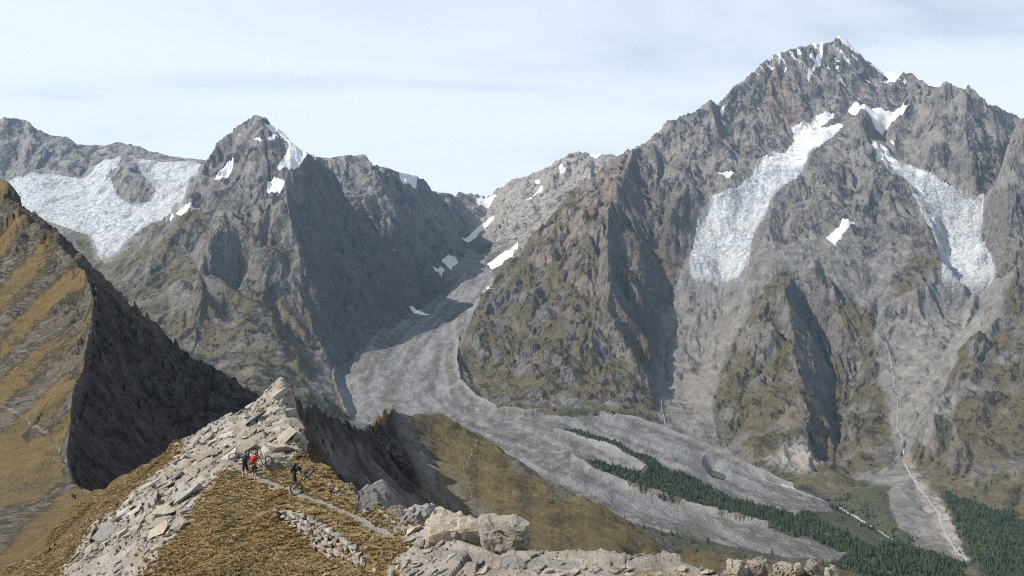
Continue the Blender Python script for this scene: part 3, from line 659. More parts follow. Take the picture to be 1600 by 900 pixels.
# ------------------------------------------------------------------ materials
def lin(r, g, b): return tuple(((c / 255.0) / 12.92 if c / 255.0 <= .04045 else ((c / 255.0 + .055) / 1.055) ** 2.4) for c in (r, g, b)) + (1.0,)
class NT:
    def __init__(s, name):
        s.m = bpy.data.materials.new(name); s.m.use_nodes = True
        s.t = s.m.node_tree; s.b = s.t.nodes['Principled BSDF']
        s.b.inputs['Roughness'].default_value = .9
        s.b.inputs['Specular IOR Level'].default_value = .25
        s.co = s.n('ShaderNodeTexCoord').outputs['Object']
    def n(s, kind, **kw):
        o = s.t.nodes.new(kind)
        for k, v in kw.items(): setattr(o, k, v)
        return o
    def link(s, a, b): s.t.links.new(a, b)
    def put(s, sock, v):
        if hasattr(v, 'is_output'): s.link(v, sock)
        else: sock.default_value = v
    def noise(s, scale, detail=6, rough=.6, vec=None, dist=0, kind=None):
        o = s.n('ShaderNodeTexNoise')
        if kind: o.noise_type = kind
        s.put(o.inputs['Vector'], vec or s.co); o.inputs['Scale'].default_value = scale
        o.inputs['Detail'].default_value = detail; o.inputs['Roughness'].default_value = rough; o.inputs['Distortion'].default_value = dist
        return o.outputs['Fac']
    def voro(s, scale, vec=None, feature='F1', out='Distance', rnd=1.0):
        o = s.n('ShaderNodeTexVoronoi', feature=feature); s.put(o.inputs['Vector'], vec or s.co); o.inputs['Scale'].default_value = scale
        o.inputs['Randomness'].default_value = rnd
        return o.outputs[out]
    def mapping(s, scale=(1, 1, 1), rot=(0, 0, 0), vec=None):
        o = s.n('ShaderNodeMapping'); s.put(o.inputs['Vector'], vec or s.co); o.inputs['Scale'].default_value = scale; o.inputs['Rotation'].default_value = rot
        return o.outputs[0]
    def math(s, op, a, b=0.0, c=None, clamp=False):
        o = s.n('ShaderNodeMath', operation=op, use_clamp=clamp); s.put(o.inputs[0], a); s.put(o.inputs[1], b)
        if c is not None: s.put(o.inputs[2], c)
        return o.outputs[0]
    def ramp(s, v, lo, hi):
        o = s.n('ShaderNodeMapRange'); o.clamp = True; o.interpolation_type = 'SMOOTHSTEP'
        s.put(o.inputs[0], v); o.inputs[1].default_value = lo; o.inputs[2].default_value = hi
        return o.outputs[0]
    def mix(s, fac, a, b, mode='MIX'):
        o = s.n('ShaderNodeMixRGB', blend_type=mode); s.put(o.inputs[0], fac); s.put(o.inputs[1], a); s.put(o.inputs[2], b)
        return o.outputs[0]
    def attr(s, name):
        o = s.n('ShaderNodeAttribute', attribute_name=name); q = s.n('ShaderNodeSeparateColor'); s.link(o.outputs['Color'], q.inputs[0])
        return q.outputs[0], q.outputs[1], q.outputs[2], o.outputs['Alpha']
    def bump(s, h, dist, strength=1.0, normal=None):
        o = s.n('ShaderNodeBump'); s.put(o.inputs['Height'], h); o.inputs['Distance'].default_value = dist; s.put(o.inputs['Strength'], strength)
        if normal: s.link(normal, o.inputs['Normal'])
        return o.outputs[0]
    def facets(s, scale, vec=None, k=1.0):
        o = s.n('ShaderNodeTexVoronoi'); v = vec or s.co; s.put(o.inputs['Vector'], v); o.inputs['Scale'].default_value = scale
        a = s.n('ShaderNodeVectorMath', operation='SUBTRACT'); s.put(a.inputs[0], v); s.link(o.outputs['Position'], a.inputs[1])
        b = s.n('ShaderNodeVectorMath', operation='SUBTRACT'); s.link(o.outputs['Color'], b.inputs[0]); b.inputs[1].default_value = (.5, .5, .5)
        d = s.n('ShaderNodeVectorMath', operation='DOT_PRODUCT'); s.link(a.outputs[0], d.inputs[0]); s.link(b.outputs[0], d.inputs[1])
        return s.math('MULTIPLY', d.outputs['Value'], k)
    def done(s, col, nrm=None, rough=None):
        s.put(s.b.inputs['Base Color'], col)
        if nrm: s.link(nrm, s.b.inputs['Normal'])
        if rough is not None: s.put(s.b.inputs['Roughness'], rough)
        return s.m

def c3(r, g, b): return (r, g, b, 1.0)

def mat_mountain():
    m = NT('mountain_rock')
    g, sc, sn, sl = m.attr('cover_a'); rd, sh, shd, pt = m.attr('cover_b')
    n1 = m.noise(.0022, 6, .6); n2 = m.noise(.016, 8, .65); n3 = m.noise(.07, 6, .7)
    st = m.noise(.009, 8, .62, m.mapping((1.3, 1, .16), (.3, .55, 0)), .5)
    sp = m.n('ShaderNodeSeparateXYZ'); m.link(m.co, sp.inputs[0])
    rock = m.mix(m.ramp(n1, .40, .68), c3(.148, .139, .130), c3(.136, .108, .080))
    rock = m.mix(m.math('MULTIPLY', m.ramp(m.math('ADD', sp.outputs[2], m.math('MULTIPLY', n1, 900.0)), 400, 1500), .8), rock, c3(.218, .207, .194))
    rock = m.mix(m.math('MULTIPLY', m.ramp(st, .38, .62), .7), rock, c3(.072, .068, .066))
    rock = m.mix(m.math('MULTIPLY', m.ramp(n2, .50, .74), .6), rock, c3(0.239, 0.216, 0.186))
    rock = m.mix(m.math('MULTIPLY', m.ramp(n3, .52, .36), .25), rock, c3(0.050, 0.045, 0.043))
    rock = m.mix(m.math('MULTIPLY', shd, .45), rock, c3(0.063, 0.056, 0.053))  # painted shade on the faces turned from the sun
    rock = m.mix(m.math('MULTIPLY', sl, m.ramp(n2, .3, .55)), rock, c3(.265, .243, .212))
    rock = m.mix(m.math('MULTIPLY', rd, m.ramp(n2, .40, .6)), rock, c3(.205, .150, .115))
    turf = m.mix(m.ramp(n3, .35, .65), c3(.076, .064, .036), c3(.106, .085, .050))
    turf = m.mix(m.ramp(n2, .45, .65), turf, c3(.062, .058, .032))
    col = m.mix(m.ramp(m.math('ADD', g, m.math('MULTIPLY', m.math('SUBTRACT', n2, .5), .8)), .16, .58), rock, turf)
    scree = m.mix(m.ramp(n2, .38, .66), c3(.118, .112, .103), c3(.182, .172, .158))
    col = m.mix(m.math('MULTIPLY', m.ramp(m.math('ADD', sc, m.math('MULTIPLY', m.math('SUBTRACT', n2, .5), 1.2)), .3, .7), .85), col, scree)
    shrub = m.mix(m.ramp(n3, .4, .6), c3(.036, .042, .024), c3(.062, .062, .036))
    col = m.mix(m.ramp(m.math('ADD', sh, m.math('MULTIPLY', m.math('SUBTRACT', n2, .5), 1.3)), .45, .65), col, shrub)
    snow = m.ramp(m.math('ADD', sn, m.math('MULTIPLY', m.math('SUBTRACT', n3, .5), .5)), .42, .55)
    col = m.mix(snow, col, c3(.60, .60, .605))
    wv = m.n('ShaderNodeVectorMath', operation='ADD'); m.link(m.co, wv.inputs[0]); wn_ = m.n('ShaderNodeTexNoise'); wn_.inputs['Scale'].default_value = .03; wn_.inputs['Detail'].default_value = 3; m.link(m.co, wn_.inputs['Vector']); ws = m.n('ShaderNodeVectorMath', operation='SCALE'); m.link(wn_.outputs['Color'], ws.inputs[0]); ws.inputs['Scale'].default_value = 22.0; m.link(ws.outputs[0], wv.inputs[1])
    wv = m.mapping((1, 1, .55), (.35, -.3, 0), wv.outputs[0])
    h = m.math('ADD', m.math('ADD', m.facets(.014, wv, 1.4), m.facets(.042, wv, 1.1)), m.math('ADD', m.math('MULTIPLY', m.noise(.06, 6, .7), 4.0), m.math('MULTIPLY', st, 34.0)))
    nr = m.bump(h, 1.0, m.math('SUBTRACT', 1.0, m.math('MAXIMUM', m.math('MULTIPLY', snow, .8), m.math('MAXIMUM', m.math('MULTIPLY', sc, .45), m.math('MULTIPLY', sh, .7)))))
    return m.done(col, nr, .92)

def mat_ice():
    m = NT('glacier_ice')
    n1 = m.noise(.006, 6, .6); n2 = m.noise(.030, 8, .7, m.mapping((1, 1.6, 1)), .5); n3 = m.noise(.09, 4, .7)
    sl, b2, hi, _ = m.attr('cover_a')
    col = m.mix(m.ramp(n2, .34, .60), c3(.225, .255, .285), c3(.47, .48, .485))
    col = m.mix(m.math('MULTIPLY', m.ramp(n1, .45, .72), .55), col, c3(.40, .375, .34))
    col = m.mix(m.math('MULTIPLY', m.ramp(n3, .56, .72), .5), col, c3(.16, .155, .15))
    col = m.mix(m.ramp(m.math('ADD', hi, m.math('MULTIPLY', m.math('SUBTRACT', n1, .5), .6)), .4, .8), col, c3(.60, .595, .58))
    col = m.mix(m.ramp(m.math('ADD', b2, m.math('MULTIPLY', m.math('SUBTRACT', n2, .5), 1.4)), .5, .85), col, c3(.15, .142, .135))
    st = m.noise(.010, 7, .68, m.mapping((1, .14, .5), (0, 0, math.radians(-14))), .5)
    col = m.mix(m.math('MULTIPLY', m.math('MULTIPLY', m.ramp(st, .54, .66), .75), m.math('SUBTRACT', 1.0, hi, clamp=True)), col, c3(.12, .118, .115))
    cv = m.noise(.012, 6, .6, m.mapping((.35, 1.6, 1), (0, 0, math.radians(10))), 1.2)
    col = m.mix(m.math('MULTIPLY', m.ramp(cv, .50, .60), .5), col, c3(.20, .23, .265))
    h = m.math('ADD', m.math('MULTIPLY', m.voro(.028, m.mapping((1, 1.5, 1)), 'DISTANCE_TO_EDGE'), -.8), m.noise(.04, 8, .72, None, .6))
    return m.done(col, m.bump(h, 11.0, m.math('SUBTRACT', 1.0, m.math('MULTIPLY', hi, .75))), .75)

def mat_debris():
    m = NT('glacier_debris')
    g, sc, sn, sl = m.attr('cover_a')
    n1 = m.math('ADD', .5, m.math('MULTIPLY', m.math('SUBTRACT', g, .5), .9)); n2 = m.noise(.02, 7, .65); n3 = m.noise(.12, 5, .75)
    col = m.mix(m.ramp(n1, .36, .64), c3(.168, .167, .167), c3(.092, .083, .076))
    col = m.mix(m.ramp(n2, .42, .72), col, c3(.205, .204, .203))
    fl = m.noise(.011, 7, .65, m.mapping((1, .16, 1), (0, 0, math.radians(12))), .4)
    col = m.mix(m.math('MULTIPLY', m.ramp(fl, .48, .64), .6), col, c3(0.075, 0.068, 0.062))
    col = m.mix(m.math('MULTIPLY', m.ramp(n3, .55, .75), .6), col, c3(0.243, 0.237, 0.226))
    col = m.mix(m.math('MULTIPLY', m.ramp(n3, .45, .28), .45), col, c3(0.070, 0.066, 0.063))
    col = m.mix(m.math('MULTIPLY', sl, .8), col, c3(0.254, 0.246, 0.231))
    col = m.mix(m.ramp(sn, .4, .6), col, c3(0.800, 0.790, 0.770))
    h = m.math('ADD', m.noise(.02, 8, .7), m.math('MULTIPLY', m.voro(.11), -.25))
    return m.done(col, m.bump(h, 15.0, 1.0), .95)

def mat_midground():
    m = NT('hillside')
    g, sc, sn, sl = m.attr('cover_a'); rd, sh, shd, pt = m.attr('cover_b')
    strat = m.mapping((1, 1, 1), (0, math.radians(38), 0))
    n1 = m.noise(.02, 6, .6); n2 = m.noise(.12, 7, .65); n3 = m.noise(.7, 6, .7)
    ban = m.noise(.06, 7, .7, m.mapping((.25, .25, 2.2), (0, math.radians(-35), 0)), .6)
    rock = m.mix(m.ramp(n2, .35, .68), c3(0.059, 0.052, 0.045), c3(0.134, 0.118, 0.094))
    rock = m.mix(m.ramp(ban, .40, .60), rock, c3(0.080, 0.066, 0.049))
    rock = m.mix(m.math('MULTIPLY', m.ramp(n3, .5, .7), .6), rock, c3(0.197, 0.181, 0.155))
    turf = m.mix(m.ramp(n2, .38, .62), c3(.190, .125, .045), c3(.130, .098, .040))
    turf = m.mix(m.ramp(n1, .52, .72), turf, c3(.085, .080, .032))
    turf = m.mix(m.math('MULTIPLY', m.ramp(n3, .35, .65), .5), turf, c3(.225, .155, .065))
    olive = m.mix(m.ramp(n2, .38, .65), c3(.120, .096, .040), c3(.180, .134, .056))
    turf = m.mix(sh, turf, olive)
    turf = m.mix(m.math('MULTIPLY', m.ramp(m.noise(.9, 8, .8), .48, .62), .55), turf, c3(.060, .050, .024))
    turf = m.mix(m.math('MULTIPLY', m.ramp(m.noise(.28, 7, .75), .52, .66), .6), turf, c3(.150, .135, .105))
    rock = m.mix(shd, rock, m.mix(m.ramp(m.math('ADD', m.math('MULTIPLY', n2, .6), m.math('MULTIPLY', n3, .4)), .40, .62), c3(.018, .017, .017), c3(.082, .072, .060)))  # slate colour with the shade of the dark flanks painted in
    gf = m.ramp(m.math('ADD', g, m.math('MULTIPLY', m.math('SUBTRACT', m.noise(.22, 9, .78), .5), 2.2)), .30, .66)
    col = m.mix(gf, rock, turf)
    scree = m.mix(m.ramp(n3, .35, .65), c3(0.160, 0.151, 0.139), c3(0.227, 0.214, 0.197))
    col = m.mix(m.math('MULTIPLY', sc, .9), col, scree)
    col = m.mix(m.math('MULTIPLY', pt, .8), col, c3(0.227, 0.197, 0.151))
    hr = m.math('ADD', m.noise(.16, 10, .72, m.mapping((.6, .6, 1.8), (0, math.radians(-35), 0)), .3), m.math('MULTIPLY', m.voro(.45, None, 'DISTANCE_TO_EDGE'), .35))
    hg = m.math('ADD', m.math('MULTIPLY', m.noise(1.4, 7, .75), .8), m.math('MULTIPLY', m.noise(.16, 6, .7), 2.6))
    hr = m.math('ADD', m.math('MULTIPLY', hr, .5), m.math('ADD', m.facets(.16, m.mapping((1, 1, .5), (0, math.radians(-35), 0)), .28), m.facets(.55, None, .35)))
    h = m.math('ADD', m.math('MULTIPLY', hr, m.math('SUBTRACT', 1.15, gf)), m.math('MULTIPLY', hg, m.math('MULTIPLY', gf, .42)))
    return m.done(col, m.bump(h, 4.0, 1.0), .93)

def mat_nearground():
    m = NT('ridge_ground')
    g, sc, sn, sl = m.attr('cover_a'); rd, sh, shd, pt = m.attr('cover_b')
    tilt = m.mapping((1, .45, 1.6), (math.radians(20), math.radians(-30), math.radians(-35)))
    n1 = m.noise(.25, 6, .6); n2 = m.noise(1.3, 7, .65); n3 = m.noise(7, 6, .7)
    ban = m.noise(.9, 8, .68, tilt, .8)
    rock = m.mix(m.ramp(n1, .38, .62), c3(0.252, 0.225, 0.192), c3(0.222, 0.173, 0.118))
    rock = m.mix(m.ramp(ban, .40, .62), rock, c3(0.311, 0.292, 0.262))
    rock = m.mix(m.math('MULTIPLY', m.ramp(n3, .52, .72), .55), rock, c3(0.148, 0.133, 0.114))
    gravel = m.mix(m.ramp(n3, .4, .62), c3(0.163, 0.155, 0.141), c3(0.237, 0.222, 0.200))
    soil = m.mix(m.ramp(n3, .35, .65), c3(0.111, 0.072, 0.030), c3(0.166, 0.111, 0.043))
    soil = m.mix(m.ramp(n2, .5, .72), soil, c3(0.081, 0.074, 0.028))
    gf = m.ramp(m.math('ADD', g, m.math('MULTIPLY', m.math('SUBTRACT', m.noise(1.8, 7, .7), .5), 1.3)), .40, .58)
    base = m.mix(sc, rock, gravel)
    col = m.mix(gf, base, soil)
    col = m.mix(m.ramp(m.math('ADD', pt, m.math('MULTIPLY', m.math('SUBTRACT', n2, .5), .8)), .35, .75), col, gravel)
    hr = m.math('ADD', m.math('MULTIPLY', m.noise(1.2, 10, .70, tilt, .4), .8), m.math('ADD', m.facets(.7, tilt, 1.0), m.facets(2.4, tilt, 1.3)))
    h = m.math('ADD', m.math('MULTIPLY', hr, m.math('SUBTRACT', 1.1, gf)), m.math('MULTIPLY', m.noise(6, 6, .7), .4))
    return m.done(col, m.bump(h, .35, 1.0), .92)

MAT = dict(mountain=mat_mountain(), ice=mat_ice(), debris=mat_debris(), mid=mat_midground(), near=mat_nearground())

# ------------------------------------------------------------------ terrain objects
nearlim = np.interp(COLS, [-190, 60, 100, 135, 160, 200, 260, 300, 440, 480, 560, 700, 1790], [92, 100, 145, 212, 175, 132, 92, 82, 82, 70, 55, 46, 40])[None, :]
seam = np.interp(DIST, [15, 80, 120, 300, 800, 1200, 14000], [425, 430, 425, 440, 470, 520, 520])[:, None]
REG = np.zeros((NR, NC), np.int8)                                            # 0 near ridge
REG[DD > nearlim] = 1                                                        # 1 left ridge
REG[(DD > nearlim) & (UU > seam)] = 2                                        # 2 grassy spur
REG[DD > 1250] = 3                                                           # 3 valley floor
mount = np.interp(COLS, [-190, 170, 330, 450, 515, 524], [2900, 3300, 3650, 3750, 4300, 4640])[None, :]
limb = np.interp(COLS, [524, 590, 640, 682, 700, 735, 760], [4640, 5180, 5720, 6620, 7000, 7700, 8200])[None, :]
lim_left = np.where(UU < 524, mount, limb)
rim = np.interp(COLS, [716, 722, 735, 762, 810, 935, 1000, 1030, 1060, 1110, 1150, 1200, 1270, 1330, 1390, 1412, 1450, 1490, 1540, 1600, 1790], [5000, 4640, 4360, 4170, 4070, 4070, 4080, 4170, 4060, 3930, 3790, 3600, 3470, 3430, 3590, 3650, 3430, 3280, 3140, 2990, 2780])[None, :]
REG[(DD > lim_left) & (UU < 760)] = 4                                        # 4 left mountain
sky_l = np.interp(COLS, [-190, 200, 292, 330, 345, 400, 492, 510, 560, 620, 676, 700], [5000, 5000, 5450, 5720, 5800, 5900, 5950, 6000, 6350, 6750, 7000, 7100])[None, :]
REG[(DD > sky_l) & (UU <= 700)] = 5                                          # 5 far left mountain
REG[(DD > 6900) & (UU > 492) & (UU < 1010)] = 6                              # 6 head of the valley
REG[(DD > 7050) & (DD < 7900) & (UU > 690) & (UU < 770)] = 3
right = (UU > 716) & (DD > rim)
spur_back = np.interp(COLS, [716, 726, 740, 760, 800, 850, 905, 940, 965, 1000], [4700, 5000, 5200, 5450, 5780, 6050, 6400, 6500, 6550, 6700])[None, :]
REG[right & (UU < 1000) & (DD < spur_back)] = 7                              # 7 right massif
REG[right & (UU >= 1000)] = 7
REG[(UU > 1382) & (DD > np.interp(COLS, [1382, 1396, 1440, 1450, 1500, 1540, 1600, 1790], [6600, 6620, 6900, 6200, 6040, 5980, 5700, 5700])[None, :])] = 8   # 8 right peak
REG[(UU > 1530) & (DD > 5000) & (DD < 6000) & (PYB < 425)] = 8
REG[(UU > 1405) & (DD > rim) & (DD < np.interp(COLS, [1405, 1428, 1462, 1510, 1545, 1576, 1600, 1790], [3600, 3700, 3850, 4050, 4200, 4400, 4550, 4900])[None, :])] = 9  # 9 lower right spur
REG[M_DEB > .5] = 10
for k in range(3): REG[M_ICE[k] > .5] = 11 + k

RN = {0: ('rocky_ridge', 'near', 'pale rocky ridge with brown grass where the bikers stand'),
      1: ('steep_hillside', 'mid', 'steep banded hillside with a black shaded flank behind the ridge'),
      2: ('grassy_spur', 'mid', 'dark olive grassy spur with a zigzag path above the moraine'),
      3: ('valley_floor', 'mountain', 'green valley floor around the grey moraine lobes'),
      4: ('mountain', 'mountain', 'pointed dark brown mountain with small snow patches near its top'),
      5: ('mountain', 'mountain', 'far grey rock crest above the wide cracked glacier'),
      6: ('mountain', 'mountain', 'far ridge closing the head of the debris filled side valley'),
      7: ('mountain', 'mountain', 'highest massif with a snow dusted summit and two glaciers'),
      8: ('mountain', 'mountain', 'smooth grey rock peak beside the massif with a snow cap'),
      9: ('mountain', 'mountain', 'brown lower spur beside the white gravel fan'),
      10: ('debris_covered_glacier', 'debris', 'long grey rubble covered glacier tongue with two lobes in the valley'),
      11: ('glacier', 'ice', 'wide cracked glacier in the basin beside the pointed mountain'),
      12: ('glacier', 'ice', 'bright narrow glacier under the snow dusted summit'),
      13: ('glacier', 'ice', 'grey white icefall between the central buttress and the grey peak')}

def build_terrain():
    tan = Z / DD
    run = np.maximum.accumulate(tan, axis=0)
    hid = ((run - tan) * F > 22) | (UU < -40) | (UU > 1640) | ((HY - tan * F) > 960)
    B = 8
    nr, nc = (NR - 1) // B, (NC - 1) // B
    hb = np.zeros((nr, nc), bool)
    for i in range(nr):
        s = hid[i * B:i * B + B + 1]
        for j in range(nc):
            hb[i, j] = s[:, j * B:j * B + B + 1].all()
    fine = np.zeros((NR - 1, NC - 1), bool)
    fine[:nr * B, :nc * B] = np.kron(~hb, np.ones((B, B), bool))
    fine[nr * B:, :] = True
    ri, ci = np.nonzero(fine)
    v00 = ri * NC + ci
    quads = [np.stack([v00, v00 + 1, v00 + NC + 1, v00 + NC], 1)]
    bi, bj = np.nonzero(hb)
    w = bi * B * NC + bj * B
    quads.append(np.stack([w, w + B, w + B * NC + B, w + B * NC], 1))
    Q = np.concatenate(quads)
    reg = REG.ravel()[Q[:, 0]]
    co = np.stack([XX.ravel(), YY.ravel(), Z.ravel()], 1).astype(np.float32)
    ca = np.stack([np.where(M_DEB > .5, np.clip(.5 + .9 * STREAK, 0, 1), M_GRASS), M_SCREE, M_SNOW, M_SLAB], -1).astype(np.float32).reshape(-1, 4)
    # on the ice: G = rubble, B = clean firn; on the debris: A = pale sharp moraine crests
    firn = np.clip((Z - np.where(UU < 700, 850, 560)) / 420, 0, 1); low = np.clip(np.clip((np.where(UU < 700, 240, 90) - Z) / 300, 0, 1) + EDGE * np.clip(.5 + 1.3 * NZ2, 0, 1), 0, 1)
    ci_ = np.stack([M_GRASS, low, firn, M_SLAB], -1).astype(np.float32).reshape(-1, 4)
    cb = np.stack([M_RED, np.where(DD < 1600, np.clip((UU - 480) / 100, 0, 1) * (DD > 100), M_SHRUB), M_SHADE, M_PATH], -1).astype(np.float32).reshape(-1, 4)
    obs = {}
    for k, (nm, mat, lab) in RN.items():
        q = Q[reg == k]
        if not len(q): continue
        used, inv = np.unique(q, return_inverse=True)
        inv = inv.reshape(-1, 4)
        me = bpy.data.meshes.new(nm)
        me.vertices.add(len(used)); me.vertices.foreach_set('co', co[used].ravel())
        me.loops.add(inv.size); me.loops.foreach_set('vertex_index', inv.ravel().astype(np.int32))
        me.polygons.add(len(inv)); me.polygons.foreach_set('loop_start', np.arange(0, inv.size, 4, dtype=np.int32))
        me.update(calc_edges=True)
        me.polygons.foreach_set('use_smooth', np.ones(len(inv), bool))
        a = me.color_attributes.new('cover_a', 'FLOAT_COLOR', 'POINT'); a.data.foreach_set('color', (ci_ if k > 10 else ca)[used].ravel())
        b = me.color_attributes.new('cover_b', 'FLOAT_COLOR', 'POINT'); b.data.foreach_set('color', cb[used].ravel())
        me.materials.append(MAT[mat])
        o = bpy.data.objects.new(nm, me); COL.objects.link(o)
        o['kind'] = 'structure'; o['label'] = lab
        obs[k] = o
    print('terrain quads', len(Q))
    return obs
TERR = build_terrain()

def height(x, y):
    """ground height at a place"""
    d = y; u = x / d * F + CX
    c = (u - COLS[0]) / (COLS[1] - COLS[0]); r = np.interp(math.log(d), LOGD, np.arange(NR))
    c0, r0 = int(min(max(c, 0), NC - 2)), int(min(r, NR - 2)); fc, fr = c - c0, r - r0
    return float((Z[r0, c0] * (1 - fc) + Z[r0, c0 + 1] * fc) * (1 - fr) + (Z[r0 + 1, c0] * (1 - fc) + Z[r0 + 1, c0 + 1] * fc) * fr)
def on(px, d, dz=0.0):
    x = (px - CX) / F * d
    return Vector((x, d, height(x, d) + dz))
# ------------------------------------------------------------------ helpers for things
def new_obj(name, me, mat=None, parent=None, loc=None):
    if mat is not None and not me.materials: me.materials.append(mat)
    o = bpy.data.objects.new(name, me); COL.objects.link(o)
    if parent is not None: o.parent = parent
    if loc is not None: o.location = loc
    return o
def tag(o, label, cat, group=None):
    o['label'] = label; o['category'] = cat
    if group: o['group'] = group
    return o
def empty(name, loc):
    o = bpy.data.objects.new(name, None); COL.objects.link(o); o.location = loc; o.empty_display_size = .2
    return o
def mesh_from(name, verts, faces, smooth=False):
    me = bpy.data.meshes.new(name); me.from_pydata([tuple(v) for v in verts], [], faces); me.update()
    if smooth:
        for p in me.polygons: p.use_smooth = True
    return me

def scatter(name, pts, rots, scales, protos, label, picks=None):
    """one stuff object: copies of small shapes set on the ground by geometry nodes"""
    pts = np.asarray(pts, np.float32); n = len(pts)
    me = bpy.data.meshes.new(name); me.vertices.add(n); me.vertices.foreach_set('co', pts.ravel())
    for nm, typ, dat, key in (('rot', 'FLOAT_VECTOR', rots, 'vector'), ('scl', 'FLOAT_VECTOR', scales, 'vector')):
        a = me.attributes.new(nm, typ, 'POINT'); a.data.foreach_set(key, np.asarray(dat, np.float32).ravel())
    a = me.attributes.new('pick', 'INT', 'POINT'); a.data.foreach_set('value', (np.arange(n) % len(protos) if picks is None else picks).astype(np.int32))
    o = bpy.data.objects.new(name, me); COL.objects.link(o)
    ng = bpy.data.node_groups.new(name + '_scatter', 'GeometryNodeTree')
    ng.interface.new_socket('Geometry', in_out='INPUT', socket_type='NodeSocketGeometry'); ng.interface.new_socket('Geometry', in_out='OUTPUT', socket_type='NodeSocketGeometry')
    N, L = ng.nodes, ng.links
    gi, go = N.new('NodeGroupInput'), N.new('NodeGroupOutput')
    ip = N.new('GeometryNodeInstanceOnPoints'); g2 = N.new('GeometryNodeGeometryToInstance')
    for p in reversed(protos):
        oi = N.new('GeometryNodeObjectInfo'); oi.inputs['Object'].default_value = p
        L.new(oi.outputs['Geometry'], g2.inputs[0])
    def named(nm, typ):
        q = N.new('GeometryNodeInputNamedAttribute'); q.data_type = typ; q.inputs['Name'].default_value = nm
        return q.outputs['Attribute']
    L.new(gi.outputs[0], ip.inputs['Points']); L.new(g2.outputs[0], ip.inputs['Instance'])
    ip.inputs['Pick Instance'].default_value = True
    L.new(named('pick', 'INT'), ip.inputs['Instance Index'])
    e2r = N.new('FunctionNodeEulerToRotation'); L.new(named('rot', 'FLOAT_VECTOR'), e2r.inputs[0]); L.new(e2r.outputs[0], ip.inputs['Rotation'])
    L.new(named('scl', 'FLOAT_VECTOR'), ip.inputs['Scale']); L.new(ip.outputs[0], go.inputs[0])
    md = o.modifiers.new('scatter', 'NODES'); md.node_group = ng
    o['kind'] = 'stuff'; o['label'] = label
    return o
def proto(name, me, mat):
    me.materials.append(mat); return bpy.data.objects.new(name, me)

TAN = Z / DD; HORIZON = np.maximum.accumulate(TAN, axis=0)
CELL = (DD / F * (COLS[1] - COLS[0])) * np.gradient(DIST)[:, None]
def pick_cells(weight, n, seed):
    """n random places on the ground, spread by the given density per square metre"""
    g = np.random.default_rng(seed); w = (weight * CELL).ravel(); w = w / w.sum()
    k = g.choice(w.size, n, p=w); r, c = np.divmod(k, NC)
    r2 = np.clip(r + g.random(n), 0, NR - 1.001); c2 = np.clip(c + g.random(n) - .5, 0, NC - 1.001)
    r0, c0 = r2.astype(int), c2.astype(int); fr, fc = r2 - r0, c2 - c0
    d = DIST[r0] * (1 - fr) + DIST[np.minimum(r0 + 1, NR - 1)] * fr; u = COLS[c0] * (1 - fc) + COLS[np.minimum(c0 + 1, NC - 1)] * fc
    c1, r1 = np.minimum(c0 + 1, NC - 1), np.minimum(r0 + 1, NR - 1)
    z = (Z[r0, c0] * (1 - fc) + Z[r0, c1] * fc) * (1 - fr) + (Z[r1, c0] * (1 - fc) + Z[r1, c1] * fc) * fr
    return np.stack([(u - CX) / F * d, d, z], 1), u, d
def seen(pts, up):
    """is the top of a thing that tall visible from the viewpoint"""
    u = pts[:, 0] / pts[:, 1] * F + CX; c = np.clip(((u - COLS[0]) / (COLS[1] - COLS[0])).round().astype(int), 0, NC - 1); r = np.clip(np.searchsorted(DIST, pts[:, 1]) - 2, 0, NR - 1)
    return ((pts[:, 2] + up) / pts[:, 1] > HORIZON[r, c]) & (u > -20) & (u < 1620)

# ------------------------------------------------------------------ conifers
def mat_conifer():
    m = NT('conifer_needles')
    oi = m.n('ShaderNodeObjectInfo'); r = oi.outputs['Random']
    col = m.mix(r, c3(.010, .024, .012), c3(.052, .062, .024))
    col = m.mix(m.ramp(m.noise(.6, 3), .4, .65), col, c3(.020, .030, .013))
    return m.done(col, None, .85)
M_CON = mat_conifer()
M_BARK = NT('bark').done(c3(.09, .065, .045))
def conifer_mesh(seed, tiers=6, sides=7):
    g = random.Random(seed); V, Fc = [], []
    def ring(z, r, j):
        b = len(V)
        for k in range(sides):
            a = 2 * math.pi * k / sides + j; q = r * g.uniform(.72, 1.25)
            V.append((q * math.cos(a), q * math.sin(a), z - r * g.uniform(.05, .3)))
        return b
    for t in range(tiers):
        f = t / tiers; z = .10 + .78 * f; r = .20 * (1 - f) ** .8 + .03
        b = ring(z, r * g.uniform(.85, 1.15), g.random() * 6); V.append((g.uniform(-.01, .01), g.uniform(-.01, .01), min(1.0, z + .30 * (1 - .5 * f)))); tip = len(V) - 1
        for k in range(sides): Fc.append((b + k, b + (k + 1) % sides, tip))
    b = len(V)
    for z, r in ((0, .022), (.35, .015)):
        for k in range(5): V.append((r * math.cos(k * 1.2566), r * math.sin(k * 1.2566), z))
    nf = len(Fc)
    for k in range(5): Fc.append((b + k, b + (k + 1) % 5, b + 5 + (k + 1) % 5, b + 5 + k))
    me = mesh_from('conifer', V, Fc); me.materials.append(M_CON); me.materials.append(M_BARK)
    for p in me.polygons[nf:]: p.material_index = 1
    return me
FOREST = [[(872,672),(905,674),(960,694),(1020,720),(1080,748),(1150,778),(1230,802),(1330,835),(1330,866),(1200,826),(1100,800),(1010,767),(935,742),(920,728),(960,728),(1012,745),(1000,732),(950,708),(905,693)],
    [(1300,840),(1430,862),(1515,890),(1500,1000),(1300,910),(1290,885),(1335,870)], [(1470,768),(1540,795),(1600,818),(1660,840),(1660,980),(1560,930),(1520,860),(1495,815)]]
